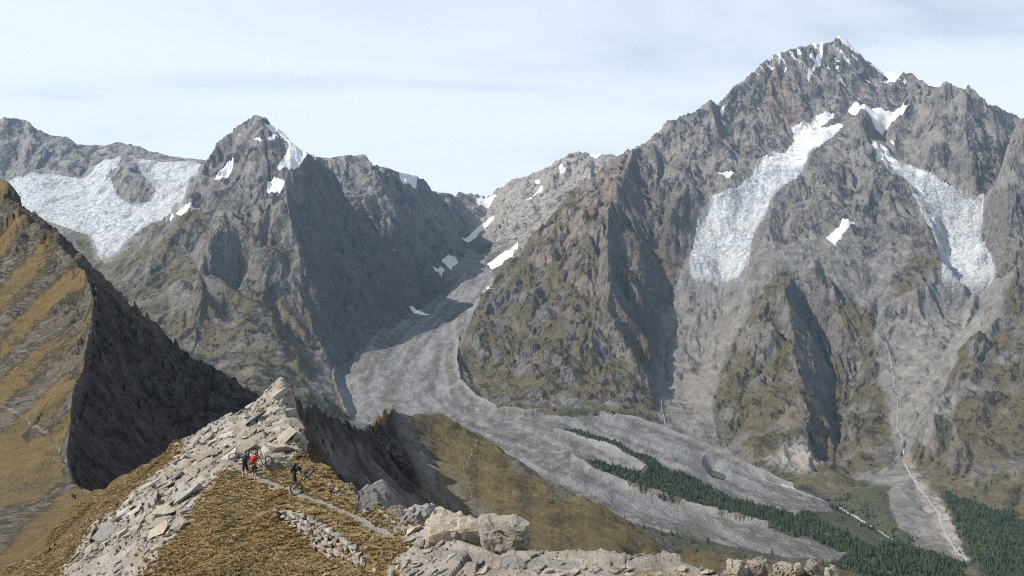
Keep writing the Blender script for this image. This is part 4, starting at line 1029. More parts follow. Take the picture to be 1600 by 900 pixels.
SPARSE = [[(1190,747),(1300,775),(1340,772),(1400,830),(1440,858),(1380,838),(1290,805),(1230,775)], [(955,800),(1000,826),(1100,850),(1225,872),(1180,900),(1050,890),(1000,860)], [(745,610),(800,640),(1000,646),(1035,672),(880,650),(780,643)],
    [(467,618),(527,618),(540,655),(490,650)], [(395,592),(470,600),(465,614),(400,608)], [(1455,660),(1478,650),(1490,700),(1465,705)], [(1480,640),(1530,650),(1600,690),(1600,700),(1500,665)], [(935,735),(1000,772),(1100,802),(1000,760)], [(965,800),(1010,838),(1060,868),(1000,850)]]
w_dense = cover(FOREST, 2050, 4400, 0, 2.2); w_dense = np.maximum(w_dense, blur(w_dense, 6, 6) * .3); w_sparse = cover(SPARSE, 900, 4400, 0, .8)
clump = np.clip(.15 + 1.5 * fbm(XX / 45, YY / 45, 3, 701), 0, 1)
dens = w_dense * np.clip(.12 + 1.5 * clump, 0, 1) + w_sparse * .35 * clump * clump
dens *= (M_DEB < .5)
tp, tu, td = pick_cells(dens, 15000, 5)
ok = seen(tp, 12); tp, tu, td = tp[ok], tu[ok], td[ok]
g_ = np.random.default_rng(6); th = (8 + 17 * g_.random(len(tp)) ** 1.4) * np.where(td > 3300, .8, 1.0)
CON = [conifer_mesh(s) for s in range(6)]
order = np.argsort(-th / td); big, rest = order[:300], order[300:]
for k, i in enumerate(big):
    o = new_obj('conifer_tree', CON[k % 6]); o.location = tp[i] - np.array([0, 0, .4]); s = float(th[i]); o.scale = (s * random.uniform(.8, 1.15), s * random.uniform(.8, 1.15), s); o.rotation_euler = (0, 0, random.uniform(0, 6.28))
    k3 = 0 if tu[i] < 1290 else 2 if tu[i] > 1462 else 1
    tag(o, ('dark conifer in the forest strip between the grey moraine lobes', 'dark conifer in the dense forest patch at the foot of the gravel fan', 'dark conifer in the forest at the right edge beyond the gravel fan')[k3], 'tree', ('conifers between the moraine lobes', 'conifers at the foot of the fan', 'conifers beyond the fan')[k3])
cprot = [bpy.data.objects.new('conifer_shape', m) for m in CON]
rz = np.zeros((len(rest), 3)); rz[:, 2] = g_.uniform(0, 6.28, len(rest))
sc_ = np.stack([th[rest] * g_.uniform(.65, 1.35, len(rest)), th[rest] * g_.uniform(.65, 1.35, len(rest)), th[rest]], 1)
scatter('forest', tp[rest] - np.array([0, 0, .4]), rz, sc_, cprot, 'dark conifer forest covering the valley floor between the moraine lobes')

# ------------------------------------------------------------------ grass tussocks on the near ridge
def mat_tuft():
    m = NT('dry_grass')
    r = m.n('ShaderNodeObjectInfo').outputs['Random']; geo_ = m.n('ShaderNodeNewGeometry').outputs['Position']
    col = m.mix(m.ramp(m.noise(.28, 6, .65, geo_), .38, .62), c3(.265, .170, .072), c3(.195, .150, .068))
    col = m.mix(m.math('MULTIPLY', r, .6), col, c3(.330, .250, .130))
    col = m.mix(m.ramp(m.noise(.55, 5, .65, geo_), .54, .68), col, c3(.120, .112, .046))
    col = m.mix(m.math('MULTIPLY', m.ramp(m.noise(1.3, 4, .6, geo_), .56, .66), .6), col, c3(.105, .072, .040))
    return m.done(col, None, .85)
M_TUFT = mat_tuft()
def tuft_mesh(seed, blades=26):
    g = random.Random(seed); V, Fc = [], []
    for k in range(blades):
        a = g.uniform(0, 6.283); r0 = g.uniform(0, .35); x, y = r0 * math.cos(a), r0 * math.sin(a)
        b = a + g.uniform(-.6, .6); l = g.uniform(.55, 1.0); lean = g.uniform(.25, .75); w = g.uniform(.06, .11)
        tx, ty = -math.sin(b) * w, math.cos(b) * w; mx, my = x + math.cos(b) * lean * .45 * l, y + math.sin(b) * lean * .45 * l
        ex, ey = x + math.cos(b) * lean * l, y + math.sin(b) * lean * l; q = len(V)
        V += [(x - tx, y - ty, -.1), (x + tx, y + ty, -.1), (mx + tx * .8, my + ty * .8, l * .62), (mx - tx * .8, my - ty * .8, l * .62), (ex, ey, l * g.uniform(.7, .95))]
        Fc += [(q, q + 1, q + 2, q + 3), (q + 3, q + 2, q + 4)]
    return mesh_from('tuft', V, Fc)
tufts = [proto('tuft_shape', tuft_mesh(s), M_TUFT) for s in range(5)]
w = np.where(DD < nearlim * 1.02, G_NEAR, 0) * (1 - M_PATH) * (DD > 22)
w = w * np.clip(.30 + 1.4 * fbm(XX / 1.6, YY / 1.6, 4, 711) + .35, 0.02, 1) * (45 / np.maximum(DD, 40)) ** 1.2
w[:, (COLS < -30) | (COLS > 1630)] = 0
tpn, _, tdn = pick_cells(w, 60000, 15)
k = seen(tpn, .3); tpn, tdn = tpn[k], tdn[k]; n = len(tpn)
g_ = np.random.default_rng(16); s = g_.uniform(.09, .25, n) * np.clip(tdn / 55, .9, 1.8)
rot = np.stack([g_.normal(0, .15, n), g_.normal(0, .15, n), g_.uniform(0, 6.28, n)], 1)
scatter('grass', tpn, rot, np.stack([s * 1.25, s * 1.25, s * .8], 1), tufts, 'dry golden brown grass tussocks covering the near ridge')

# ------------------------------------------------------------------ rock
def mat_rock(name, a, b, c, scale, stripe=.5, rot=(.5, -.5, .3)):
    m = NT(name)
    geo_ = m.n('ShaderNodeNewGeometry').outputs['Position']; r = m.n('ShaderNodeObjectInfo').outputs['Random']
    n1 = m.noise(scale * .6, 6, .6, geo_); n3 = m.noise(scale * 9, 6, .7, geo_)
    ban = m.noise(scale * 1.6, 8, .68, m.mapping((1, .3, 2.6), rot, geo_), .7)
    col = m.mix(m.ramp(n1, .36, .64), a, b)
    col = m.mix(m.math('MULTIPLY', m.ramp(ban, .42, .62), stripe), col, c)
    col = m.mix(m.math('MULTIPLY', m.ramp(n3, .52, .72), .5), col, c3(.16, .14, .115))
    col = m.mix(m.math('MULTIPLY', m.ramp(m.noise(scale * 2.2, 5, .6, geo_), .60, .72), .5), col, c3(.33, .20, .09))
    hs = m.n('ShaderNodeHueSaturation'); m.put(hs.inputs['Color'], col); m.put(hs.inputs['Value'], m.math('ADD', .60, m.math('MULTIPLY', r, .55)))
    h = m.math('ADD', m.noise(scale * 2.5, 10, .72, m.mapping((1, .4, 2), rot, geo_), .3), m.math('MULTIPLY', n3, .25))
    return m.done(hs.outputs[0], m.bump(h, .30, 1.0), .9)
ROCK = [mat_rock('pale_rock', c3(.375, .345, .295), c3(.325, .270, .190), c3(.430, .402, .352), .9),
        mat_rock('grey_rock', c3(.235, .232, .225), c3(.270, .260, .240), c3(.330, .322, .305), .9),
        mat_rock('tan_rock', c3(.365, .290, .205), c3(.350, .315, .265), c3(.420, .385, .330), .9, .7)]

def rock_mesh(name, seed, size=(1, 1, 1), npt=16, sub=0, noise=0.0, flat=0.0):
    """an angular stone: hull of scattered points, broken edges when subdivided"""
    g = random.Random(seed); bm = bmesh.new()
    for _ in range(npt):
        v = Vector((g.uniform(-1, 1), g.uniform(-1, 1), g.uniform(-1, 1)))
        m = max(abs(v.x), abs(v.y), abs(v.z)); v = v / m * g.uniform(.78, 1.0) if g.random() < .8 else v
        bm.verts.new((v.x * size[0] * .5, v.y * size[1] * .5, v.z * size[2] * .5))
    r = bmesh.ops.convex_hull(bm, input=bm.verts)
    bmesh.ops.delete(bm, geom=[e for e in set(r['geom_interior'] + r['geom_unused']) if isinstance(e, bmesh.types.BMVert)], context='VERTS')
    if sub:
        bmesh.ops.bevel(bm, geom=list(bm.edges), offset=min(size) * .025, segments=1, affect='EDGES', profile=.5)
        bmesh.ops.triangulate(bm, faces=bm.faces)
        for _ in range(sub):
            bmesh.ops.subdivide_edges(bm, edges=[e for e in bm.edges if e.calc_length() > min(size) * .09], cuts=1, use_grid_fill=True)
            bmesh.ops.triangulate(bm, faces=bm.faces)
        P_ = np.array([v.co for v in bm.verts]); bm.normal_update(); N_ = np.array([v.normal for v in bm.verts])
        f = 2.2 / max(size)
        pl = plates(P_[:, 0] * f * 1.3 + P_[:, 2] * f + seed, P_[:, 1] * f * 1.3 - P_[:, 2] * f * .8, seed + 9) * noise * 1.6 + plates(P_[:, 0] * f * 3.3 + P_[:, 2] * f * 3, P_[:, 1] * f * 3.3 - P_[:, 2] * f * 2, seed + 10) * noise * .7
        d = fbm(P_[:, 0] * f + P_[:, 2] * f * .7 + seed, P_[:, 1] * f - P_[:, 2] * f * .6, 5, seed, .6, True) * noise
        lay = np.abs(((P_ @ np.array([.35, .2, .9])) * f * 1.6) % 1 - .5) * noise * .8
        for v, q, nn in zip(bm.verts, d * .6 + lay * .5 + pl, N_): v.co += Vector(nn) * float(q)
    me = bpy.data.meshes.new(name); bm.to_mesh(me); bm.free()
    return me

# the big boulders along the crest, each a thing of its own
BOULDERS = [  # px centre, top py, bottom py, width px, distance, material, seed, label, tilt
    (586, 752, 818, 64, 39.5, 1, 33, 'grey cracked boulder with a tan top at the head of the boulder row', .1),
    (619, 792, 826, 40, 37.0, 2, 4, 'small pinkish tan boulder wedged between two grey boulders', .2),
    (652, 792, 842, 66, 35.0, 1, 5, 'blue grey rounded boulder beside the largest tan boulder', -.1),
    (702, 795, 872, 88, 30.5, 2, 18, 'largest tan boulder split by a dark cleft from its neighbour', .25),
    (672, 838, 874, 34, 30.2, 0, 11, 'cream block at the foot of the largest tan boulder', .3),
    (773, 805, 872, 100, 29.0, 0, 12, 'broad pale striped boulder at the lower end of the row', -.15),
    (848, 861, 882, 34, 27.0, 0, 13, 'low cream stone just beyond the broad striped boulder', .1),
    (880, 863, 884, 26, 26.6, 0, 14, 'upright cream stone second past the striped boulder', .2),
    (904, 858, 882, 20, 26.3, 2, 15, 'narrow pointed stone in the rubble along the edge', .1),
    (937, 856, 884, 28, 26.0, 2, 16, 'knobbly tan stone beside a yellow green grass patch', .15),
    (975, 868, 893, 30, 25.6, 0, 17, 'cream stone above orange grass on the rubble edge', .2),
    (1026, 878, 908, 28, 25.0, 1, 28, 'squared grey white block standing alone on the edge', .05),
    (1152, 876, 912, 40, 24.7, 0, 19, 'leftmost cream boulder of the cluster at the bottom edge', .15),
    (1182, 875, 912, 34, 24.9, 0, 20, 'flat topped cream boulder in the middle of the bottom cluster', -.2),
    (1230, 878, 914, 46, 24.6, 0, 21, 'wide rounded cream boulder in the bottom cluster', .1),
    (1272, 875, 912, 32, 24.5, 0, 22, 'tallest round boulder at the right of the bottom cluster', .0),
    (1298, 886, 914, 26, 24.3, 0, 23, 'small rightmost boulder of the bottom cluster', .1),
    (346, 768, 786, 22, 53.0, 0, 24, 'pale stone on brown grass above its smaller companion', .1),
    (334, 778, 790, 16, 52.0, 2, 25, 'small tan stone on brown grass beside the pale stone', .2),
    (436, 716, 744, 44, 54.0, 0, 26, 'white block half buried beside the path near the bikers', .3)]
for (px, t, b, wpx, d, mi, sd, lab, tilt) in BOULDERS:
    m = d / F; W, H = wpx * m * .99, (b - t) * m * 1.2
    me = rock_mesh('boulder', sd, (W, W * .8, H), 15, 3, W * .075)
    o = new_obj('boulder', me, ROCK[mi]); o.location = P(px, (t + b) / 2 + (b - t) * .08, d); o.rotation_euler = (tilt * .5, tilt, 0)
    tag(o, lab, 'boulder')

# stones that can be picked out on the ridge: parts of the ridge
STONE = [rock_mesh('stone', 40 + k, (1, g_.uniform(.55, .9), g_.uniform(.22, .5)), 14) for k in range(10)]
RIDGE = TERR[0]
def slope_normal(x, y, e=.6):
    return Vector(((height(x - e, y) - height(x + e, y)) / (2 * e), (height(x, y - e) - height(x, y + e)) / (2 * e), 1)).normalized()
stone_me = {}
def stone(px, d, size, mi, parent=RIDGE, sink=.11, strike=None, name='stone', up=0.0, flat=1.0):
    x = (px - CX) / F * d; k = random.randrange(10)
    if (k, mi) not in stone_me:
        q = STONE[k].copy(); q.materials.clear(); q.materials.append(ROCK[mi]); stone_me[(k, mi)] = q
    o = new_obj(name, stone_me[(k, mi)], None, parent)
    n = slope_normal(x, d); q = n.to_track_quat('Z', 'Y') if strike is None else (n * .5 + strike).normalized().to_track_quat('Z', 'Y')
    o.rotation_mode = 'QUATERNION'
    o.rotation_quaternion = q @ Matrix.Rotation(random.uniform(0, 6.28), 4, 'Z').to_quaternion() @ Matrix.Rotation(random.gauss(0, .18), 4, 'X').to_quaternion()
    o.scale = (size, size * random.uniform(.7, 1.1), size * random.uniform(.6, 1.2) * flat)
    o.location = (x, d, height(x, d) + size * sink + up)
    return o
random.seed(21)
def fill(poly, n, d0, d1, smin, smax, mats, **kw):
    us = [p[0] for p in poly]; made = 0; tries = 0
    while made < n and tries < n * 60:
        tries += 1
        u = random.uniform(min(us), max(us)); d = math.exp(random.uniform(math.log(d0), math.log(d1)))
        x = (u - CX) / F * d; z = height(x, d); p = HY - z / d * F
        if not in_poly(poly, np.array([u]), np.array([p]))[0]: continue
        if not seen(np.array([[x, d, z]]), .5)[0]: continue
        stone(u, d, random.uniform(smin, smax) ** 1.0, random.choice(mats), **kw); made += 1
STRIKE = Vector((-.35, -.25, .75))
fill([(437,605),(400,632),(340,658),(300,690),(345,715),(400,735),(450,700),(470,690)], 16, 58, 78, 1.5, 2.6, [0, 0, 2, 2, 1], strike=STRIKE, flat=.8)
fill([(437,605),(400,632),(340,658),(300,690),(345,715),(400,735),(450,700),(470,690)], 70, 58, 78, .4, 1.2, [0, 0, 2, 2, 1], strike=STRIKE)
fill([(345,716),(300,700),(205,775),(95,880),(75,900),(215,900),(300,800)], 18, 44, 75, 1.2, 2.4, [0, 2, 1, 2], strike=STRIKE, flat=.7)
fill([(345,716),(300,700),(205,775),(95,880),(75,900),(215,900),(300,800)], 65, 44, 75, .35, 1.1, [0, 0, 0, 1, 2], strike=STRIKE)
fill([(660,862),(760,870),(1000,885),(1320,898),(1320,905),(600,905)], 70, 22, 30, .22, .50, [0, 0, 1, 2])
fill([(560,775),(620,800),(700,850),(830,870),(830,885),(660,872),(600,830),(555,800)], 18, 26, 42, .35, .8, [0, 0, 2, 1])
fill([(520,845),(600,850),(660,900),(500,905)], 30, 28, 36, .22, .45, [0, 0, 1])
# long slabs lying on the rock strip
for px, py, d, L_, ang in ((205, 800, 56, 3.0, -.75), (185, 828, 52, 1.8, -.8), (262, 770, 60, 1.6, -.7), (232, 752, 66, 1.5, -.6), (120, 886, 52, 1.5, -.8), (305, 735, 62, 1.6, -.6), (330, 700, 69, 1.8, -.7)):
    o = stone(px, d, 1.0, 2 if L_ > 2 else 0, strike=STRIKE, sink=.1); o.scale = (L_ * .35, L_, .55); o.rotation_quaternion = (STRIKE + Vector((-.2, 0, 0))).normalized().to_track_quat('Z', 'Y') @ Matrix.Rotation(ang, 4, 'Z').to_quaternion()
# capping slabs of the summit rocks
for px, py, d, sx, sy, sz, rx, ry, mi in ((413, 638, 73, 2.0, 1.6, .55, .15, -.35, 0), (430, 634, 74, 1.3, 1.5, 1.3, .3, -.5, 2), (446, 634, 75.5, 1.7, 1.3, 1.4, .1, .2, 1), (437, 628, 74.5, 1.6, 1.3, .8, .1, -.1, 0), (456, 640, 77, 1.4, 1.2, 1.3, .1, .3, 1), (426, 655, 70, 1.4, 1.2, .5, .1, -.1, 1), (432, 668, 68, 1.3, 1.1, .4, 0, .05, 1), (420, 680, 66, 1.1, 1.0, .4, .1, 0, 0),
        (440, 684, 65, 1.2, 1.0, .45, 0, .1, 1), (352, 665, 72, 1.8, 1.3, .7, .1, -.5, 0), (322, 690, 71, 1.7, 1.2, .7, .1, -.5, 0), (375, 655, 72, 1.6, 1.3, .6, .1, -.4, 2), (395, 645, 73, 1.5, 1.2, .6, .1, -.35, 0), (392, 712, 60, 2.0, 1.4, .9, .25, -.2, 0)):
    o = stone(px, d, 1.0, mi); o.rotation_mode = 'XYZ'; o.rotation_euler = (rx, ry, random.uniform(-.3, .3)); o.scale = (sx, sy, sz * 2.4); o.location = P(px, py, d)

# small rubble between the stones
rub = [proto('rubble_shape', rock_mesh('rubble', 80 + k, (1, g_.uniform(.6, .9), g_.uniform(.3, .6)), 11), ROCK[k % 3]) for k in range(8)]
w = np.where(DD < nearlim, (1 - G_NEAR) * np.clip(.25 + 1.3 * fbm(XX / 2.2, YY / 2.2, 4, 721), .03, 1), 0) * (1 - .75 * M_PATH) * (DD > 21) * (40 / np.maximum(DD, 30)) ** 1.3 + np.where(DD < nearlim, G_NEAR, 0) * .012
w[:, (COLS < -30) | (COLS > 1630)] = 0
rp, _, rd_ = pick_cells(w, 26000, 25); k = seen(rp, .3); rp, rd_ = rp[k], rd_[k]; n = len(rp)
g_ = np.random.default_rng(26); s = (.03 + .34 * g_.random(n) ** 4) * np.clip(rd_ / 38, .7, 2)
scatter('rubble', rp, np.stack([g_.normal(0, .4, n), g_.normal(0, .4, n), g_.uniform(0, 6.28, n)], 1), np.stack([s, s, s], 1) * 1.1, rub, 'broken pale rubble strewn over the near ridge')

# ------------------------------------------------------------------ dry stone retaining wall below the path
wall = empty('dry_stone_wall', on(500, 37.4)); wall['label'] = 'low dry stone wall of cream stones holding up the path'; wall['category'] = 'wall'
top = [(436,796,41.0),(455,798,40.4),(470,801,39.8),(485,808,38.9),(500,816,37.8),(515,826,36.4),(530,836,35.0),(545,846,33.8),(560,856,32.6),(575,870,31.2)]
hts = [.25, .45, .75, 1.0, 1.15, 1.2, 1.15, 1.0, .85, .6]
random.seed(31)
wl_n = 0
for i in range(len(top) - 1):
    A, B_ = P(*top[i]), P(*top[i + 1]); L_ = (B_ - A).length; nst = max(2, int(L_ / .36))
    side = (B_ - A).normalized().cross(Vector((0, 0, 1))); side = side if side.x < 0 else -side
    for k in range(nst):
        t = (k + random.random() * .5) / nst; base = A.lerp(B_, t); H = hts[i] + (hts[i + 1] - hts[i]) * t; z = .05
        while z < H + .1:
            hh = random.uniform(.14, .28)
            kk = random.randrange(10); mi = random.choice([0, 2, 2, 2, 1])
            if (kk, mi) not in stone_me: stone_me[(kk, mi)] = STONE[kk].copy(); stone_me[(kk, mi)].materials.clear(); stone_me[(kk, mi)].materials.append(ROCK[mi])
            o = new_obj('stone', stone_me[(kk, mi)], None, wall)
            o.location = base + side * (.10 + .22 * z) - Vector((0, 0, z)) + Vector((random.gauss(0, .04), random.gauss(0, .04), random.gauss(0, .03))) - wall.location
            o.rotation_euler = (random.gauss(0, .07), random.gauss(0, .07), math.atan2((B_ - A).y, (B_ - A).x) + random.gauss(0, .1)); o.scale = (random.uniform(.38, .60), random.uniform(.45, .6), hh * 3.2); wl_n += 1; z += hh
print('wall stones', wl_n)

# ------------------------------------------------------------------ water
def mat_stream():
    m = NT('white_water'); n = m.noise(.25, 5, .7)
    return m.done(m.mix(m.ramp(n, .35, .6), c3(.18, .18, .175), c3(.34, .34, .335)), m.bump(n, 2.0), .4)
M_STREAM = mat_stream()
def ribbon(name, pts, w0, w1, d0, d1, label, lift=2.5):
    V, Fc = [], []
    tr = []
    for (a, b) in zip(pts[:-1], pts[1:]):
        for k in range(6): tr.append((a[0] + (b[0] - a[0]) * k / 6 + random.gauss(0, .5), a[1] + (b[1] - a[1]) * k / 6))
    tr.append(pts[-1])
    for i, (u, p) in enumerate(tr):
        d = ground_d(u, p, d0, d1); c = on(u, d); w = (w0 + (w1 - w0) * i / len(tr)) * random.uniform(.6, 1.3)
        for sx in (-1, 0, 1):
            x = c.x + sx * w * .5; V.append((x, d - (1 - abs(sx)) * 1.0, height(x, d) + lift * (1 - .9 * abs(sx))))
        if i: q = len(V) - 6; Fc += [(q, q + 1, q + 4, q + 3), (q + 1, q + 2, q + 5, q + 4)]
    o = new_obj(name, mesh_from(name, V, Fc, True), M_STREAM); o['kind'] = 'structure'; o['label'] = label
random.seed(41)
ribbon('waterfall', [(1388,526),(1384,540),(1390,560),(1396,585),(1396,610),(1403,640),(1402,665),(1408,690),(1412,712)], 4, 7, 3600, 4800, 'thin white waterfall down the pale slabs of the right ravine')
ribbon('stream', [(1414,726),(1424,745),(1438,765),(1452,785),(1468,805),(1474,830),(1490,858),(1512,880)], 8, 13, 2450, 3700, 'white gravel stream running down the fan into the forest')
ribbon('waterfall', [(1052,500),(1046,520),(1038,545),(1036,570),(1030,590)], 4, 6, 4300, 4990, 'small waterfall beneath the bright narrow glacier')
ribbon('stream', [(1030,600),(1032,620),(1034,645),(1040,668)], 5, 7, 4020, 4500, 'pale stream on the scree below the small waterfall')
ribbon('river', [(1190,750),(1240,768),(1280,783),(1320,800),(1345,815),(1372,832),(1400,850),(1425,860)], 5, 13, 2600, 3800, 'pale gravel river between moraine lobe and cliffs')
# melt pond
V = []
pc = Vector(((1120 - CX) / F * 3375, 3375, POND_Z))
for k in range(40):
    a = k * math.pi / 20; V.append((pc.x + 34 * math.cos(a) - 30 * math.sin(a), pc.y + 92 * math.sin(a), POND_Z))
m = NT('pond_water'); m.b.inputs['Specular IOR Level'].default_value = .5
o = new_obj('pond', mesh_from('pond', V, [tuple(range(40))]), m.done(c3(.028, .035, .045), m.bump(m.noise(.2, 3), .3), .25)); o['kind'] = 'structure'; o['label'] = 'small dark melt pond on the grey moraine lobe'
# ------------------------------------------------------------------ people
def plain(name, col, rough=.8, bumps=None):
    m = NT(name); n = m.noise(14, 4, .6)
    return m.done(m.mix(m.ramp(n, .3, .7), col, tuple(c * .8 for c in col[:3]) + (1,)), m.bump(m.noise(9, 4, .6), .02) if bumps else None, rough)
CL = dict(skin=plain('skin', c3(.42, .24, .17), .6), black=plain('black_fabric', c3(.018, .018, .020), .85, 1), orange=plain('orange_fabric', c3(.62, .12, .028), .75, 1), red=plain('red_fabric', c3(.45, .045, .022), .75, 1),
          dark=plain('dark_shorts', c3(.025, .026, .032), .85, 1), shoe=plain('shoe', c3(.03, .03, .03), .6), helmet=plain('helmet_shell', c3(.03, .03, .032), .35), hair=plain('hair', c3(.12, .08, .06), .9), rubber=plain('tyre_rubber', c3(.014, .014, .014), .9),
          metal=plain('dark_frame_paint', c3(.03, .032, .036), .35), alloy=plain('alloy', c3(.35, .36, .37), .35), brown=plain('brown_fabric', c3(.11, .07, .045), .85, 1))

def skinned(verts, edges, radii, sub=1, root=0):
    """a continuous tapered surface grown round a jointed skeleton"""
    me = bpy.data.meshes.new('skeleton'); me.from_pydata(verts, edges, []); me.update()
    o = bpy.data.objects.new('skeleton', me); COL.objects.link(o)
    md = o.modifiers.new('skin', 'SKIN'); md.use_smooth_shade = True; md.branch_smoothing = .4
    sv = me.skin_vertices[0].data
    for i, r in enumerate(radii):
        sv[i].radius = r if isinstance(r, tuple) else (r, r); sv[i].use_root = i == root
    s = o.modifiers.new('subsurf', 'SUBSURF'); s.levels = s.render_levels = sub
    dg = bpy.context.evaluated_depsgraph_get(); dg.update()
    out = bpy.data.meshes.new_from_object(o.evaluated_get(dg)); bpy.data.objects.remove(o); bpy.data.meshes.remove(me)
    return out
def seg_dist(p, a, b):
    ab = b - a; t = max(0, min(1, (p - a).dot(ab) / max(ab.length_squared, 1e-9))); return (p - a - ab * t).length
def person(name, loc, rotz, J, top, bottom, label, pack=None, helmet=None, cat='person', sleeve=True, legs='skin', detail=True):
    names = ['pelvis', 'spine', 'chest', 'neck', 'skull', 'sl', 'el', 'wl', 'sr', 'er', 'wr', 'hl', 'kl', 'al', 'tl', 'hr', 'kr', 'ar', 'tr']
    rad = dict(pelvis=(.155, .115), spine=(.145, .105), chest=(.165, .115), neck=.062, skull=.07, sl=.075, el=.048, wl=.036, sr=.075, er=.048, wr=.036, hl=.10, kl=.062, al=.045, tl=.045, hr=.10, kr=.062, ar=.045, tr=.045)
    E = [('pelvis', 'spine', top), ('spine', 'chest', top), ('chest', 'neck', top), ('neck', 'skull', 'skin'), ('chest', 'sl', top), ('sl', 'el', top), ('el', 'wl', top if sleeve else 'skin'), ('chest', 'sr', top), ('sr', 'er', top), ('er', 'wr', top if sleeve else 'skin'),
         ('pelvis', 'hl', bottom), ('hl', 'kl', bottom), ('kl', 'al', legs), ('al', 'tl', 'shoe'), ('pelvis', 'hr', bottom), ('hr', 'kr', bottom), ('kr', 'ar', legs), ('ar', 'tr', 'shoe')]
    ix = {n: i for i, n in enumerate(names)}
    me = skinned([J[n] for n in names], [(ix[a], ix[b]) for a, b, _ in E], [rad[n] for n in names], 2)
    mats = sorted({m for *_, m in E} | {'skin', 'hair'}); me.materials.clear()
    for m in mats: me.materials.append(CL[m])
    VJ = {n: Vector(J[n]) for n in names}
    bm = bmesh.new(); bm.from_mesh(me)
    for f in bm.faces:
        c = f.calc_center_median(); f.material_index = mats.index(min(E, key=lambda e: seg_dist(c, VJ[e[0]], VJ[e[1]]))[2]); f.smooth = True
    # head with brow, nose, chin and ears
    hd = VJ['skull'] + (VJ['skull'] - VJ['neck']).normalized() * .07; face = Vector(J['face']).normalized()
    up = (VJ['skull'] - VJ['neck']).normalized(); rt = face.cross(up).normalized(); up = rt.cross(face).normalized()
    r = bmesh.ops.create_uvsphere(bm, u_segments=16, v_segments=12, radius=1.0)
    for v in r['verts']:
        x, y, z = v.co
        k = 1 - .22 * max(0, -z) ** 1.5
        nose = .022 * math.exp(-((x / .16) ** 2 + ((z + .12) / .22) ** 2)) * (y > .5); eye = -.010 * (math.exp(-(((abs(x) - .36) / .16) ** 2 + ((z - .05) / .13) ** 2))) * (y > .4); mouth = -.006 * math.exp(-((x / .28) ** 2 + ((z + .48) / .06) ** 2)) * (y > .3); ear = .016 * math.exp(-(((y + .05) / .16) ** 2 + (z / .25) ** 2)) * (abs(x) > .85)
        v.co = hd + rt * (x * .075 * k + math.copysign(ear, x)) + face * (y * .095 * k + nose + eye + mouth) + up * (z * .118)
    for f in {f for v in r['verts'] for f in v.link_faces}:
        c = f.calc_center_median() - hd; f.smooth = True
        f.material_index = mats.index('hair' if (c.dot(up) > .05 or (c.dot(face) < -.02 and c.dot(up) > -.03)) else 'skin')
    if detail:      # hands: palm, four fingers, thumb, slightly curled
        for w, e in (('wl', 'el'), ('wr', 'er')):
            d = (VJ[w] - VJ[e]).normalized(); s = d.cross(Vector((0, 0, 1))); s = s.normalized() if s.length > .1 else Vector((1, 0, 0)); n = s.cross(d)
            hv, he, hr = [VJ[w], VJ[w] + d * .07], [(0, 1)], [(.030, .022), (.040, .020)]
            for q, ln in ((-.03, .075), (-.01, .085), (.01, .08), (.03, .062)):
                b = len(hv); hv += [VJ[w] + d * .085 + s * q, VJ[w] + d * (.085 + ln * .55) + s * q * 1.1 - n * .012, VJ[w] + d * (.085 + ln * .85) + s * q * 1.1 - n * .04]; he += [(1, b), (b, b + 1), (b + 1, b + 2)]; hr += [.010, .009, .008]
            b = len(hv); hv += [VJ[w] + d * .035 - s * .045, VJ[w] + d * .075 - s * .062 - n * .015]; he += [(0, b), (b, b + 1)]; hr += [.012, .010]
            hm = skinned([tuple(v) for v in hv], he, hr, 1); nf = len(bm.faces); bm.from_mesh(hm); bm.faces.ensure_lookup_table()
            for f in bm.faces[nf:]: f.material_index = mats.index('skin'); f.smooth = True
    bm.to_mesh(me); bm.free(); me.name = name
    o = new_obj(name, me); o.location = loc; o.rotation_euler = (0, 0, rotz); tag(o, label, cat)
    bk = (VJ['chest'] - VJ['pelvis']).normalized(); back = -(face - bk * face.dot(bk)).normalized(); sd = bk.cross(back)
    if pack:
        b = bmesh.new(); bmesh.ops.create_cube(b, size=1.0); bmesh.ops.bevel(b, geom=list(b.edges), offset=.22, segments=3, affect='EDGES')
        c = VJ['spine'].lerp(VJ['chest'], .55) + back * .20
        for v in b.verts: x, y, z = v.co; v.co = c + sd * x * .33 + back * y * (.22 - .08 * z) + bk * z * .52
        for q in (-1, 1):
            r = bmesh.ops.create_cube(b, size=1.0)
            for v in r['verts']: x, y, z = v.co; v.co = VJ['chest'] + sd * (q * .11 + x * .05) + back * (-.02 + y * .26) + bk * (.09 + z * .03)
        m2 = bpy.data.meshes.new('backpack'); b.to_mesh(m2); b.free()
        for p in m2.polygons: p.use_smooth = True
        new_obj('backpack', m2, CL[pack], o)
    if helmet:
        b = bmesh.new(); r = bmesh.ops.create_uvsphere(b, u_segments=16, v_segments=10, radius=1.0)
        bmesh.ops.delete(b, geom=[v for v in b.verts if v.co.z < -.12], context='VERTS')
        for v in b.verts: x, y, z = v.co; v.co = hd + up * (.035 + z * .115) + rt * x * .095 + face * (y * .125 + .012 * (y > .6))
        bmesh.ops.solidify(b, geom=b.faces[:], thickness=.012)
        m2 = bpy.data.meshes.new('helmet'); b.to_mesh(m2); b.free(); new_obj('helmet', m2, CL[helmet], o)
    return o

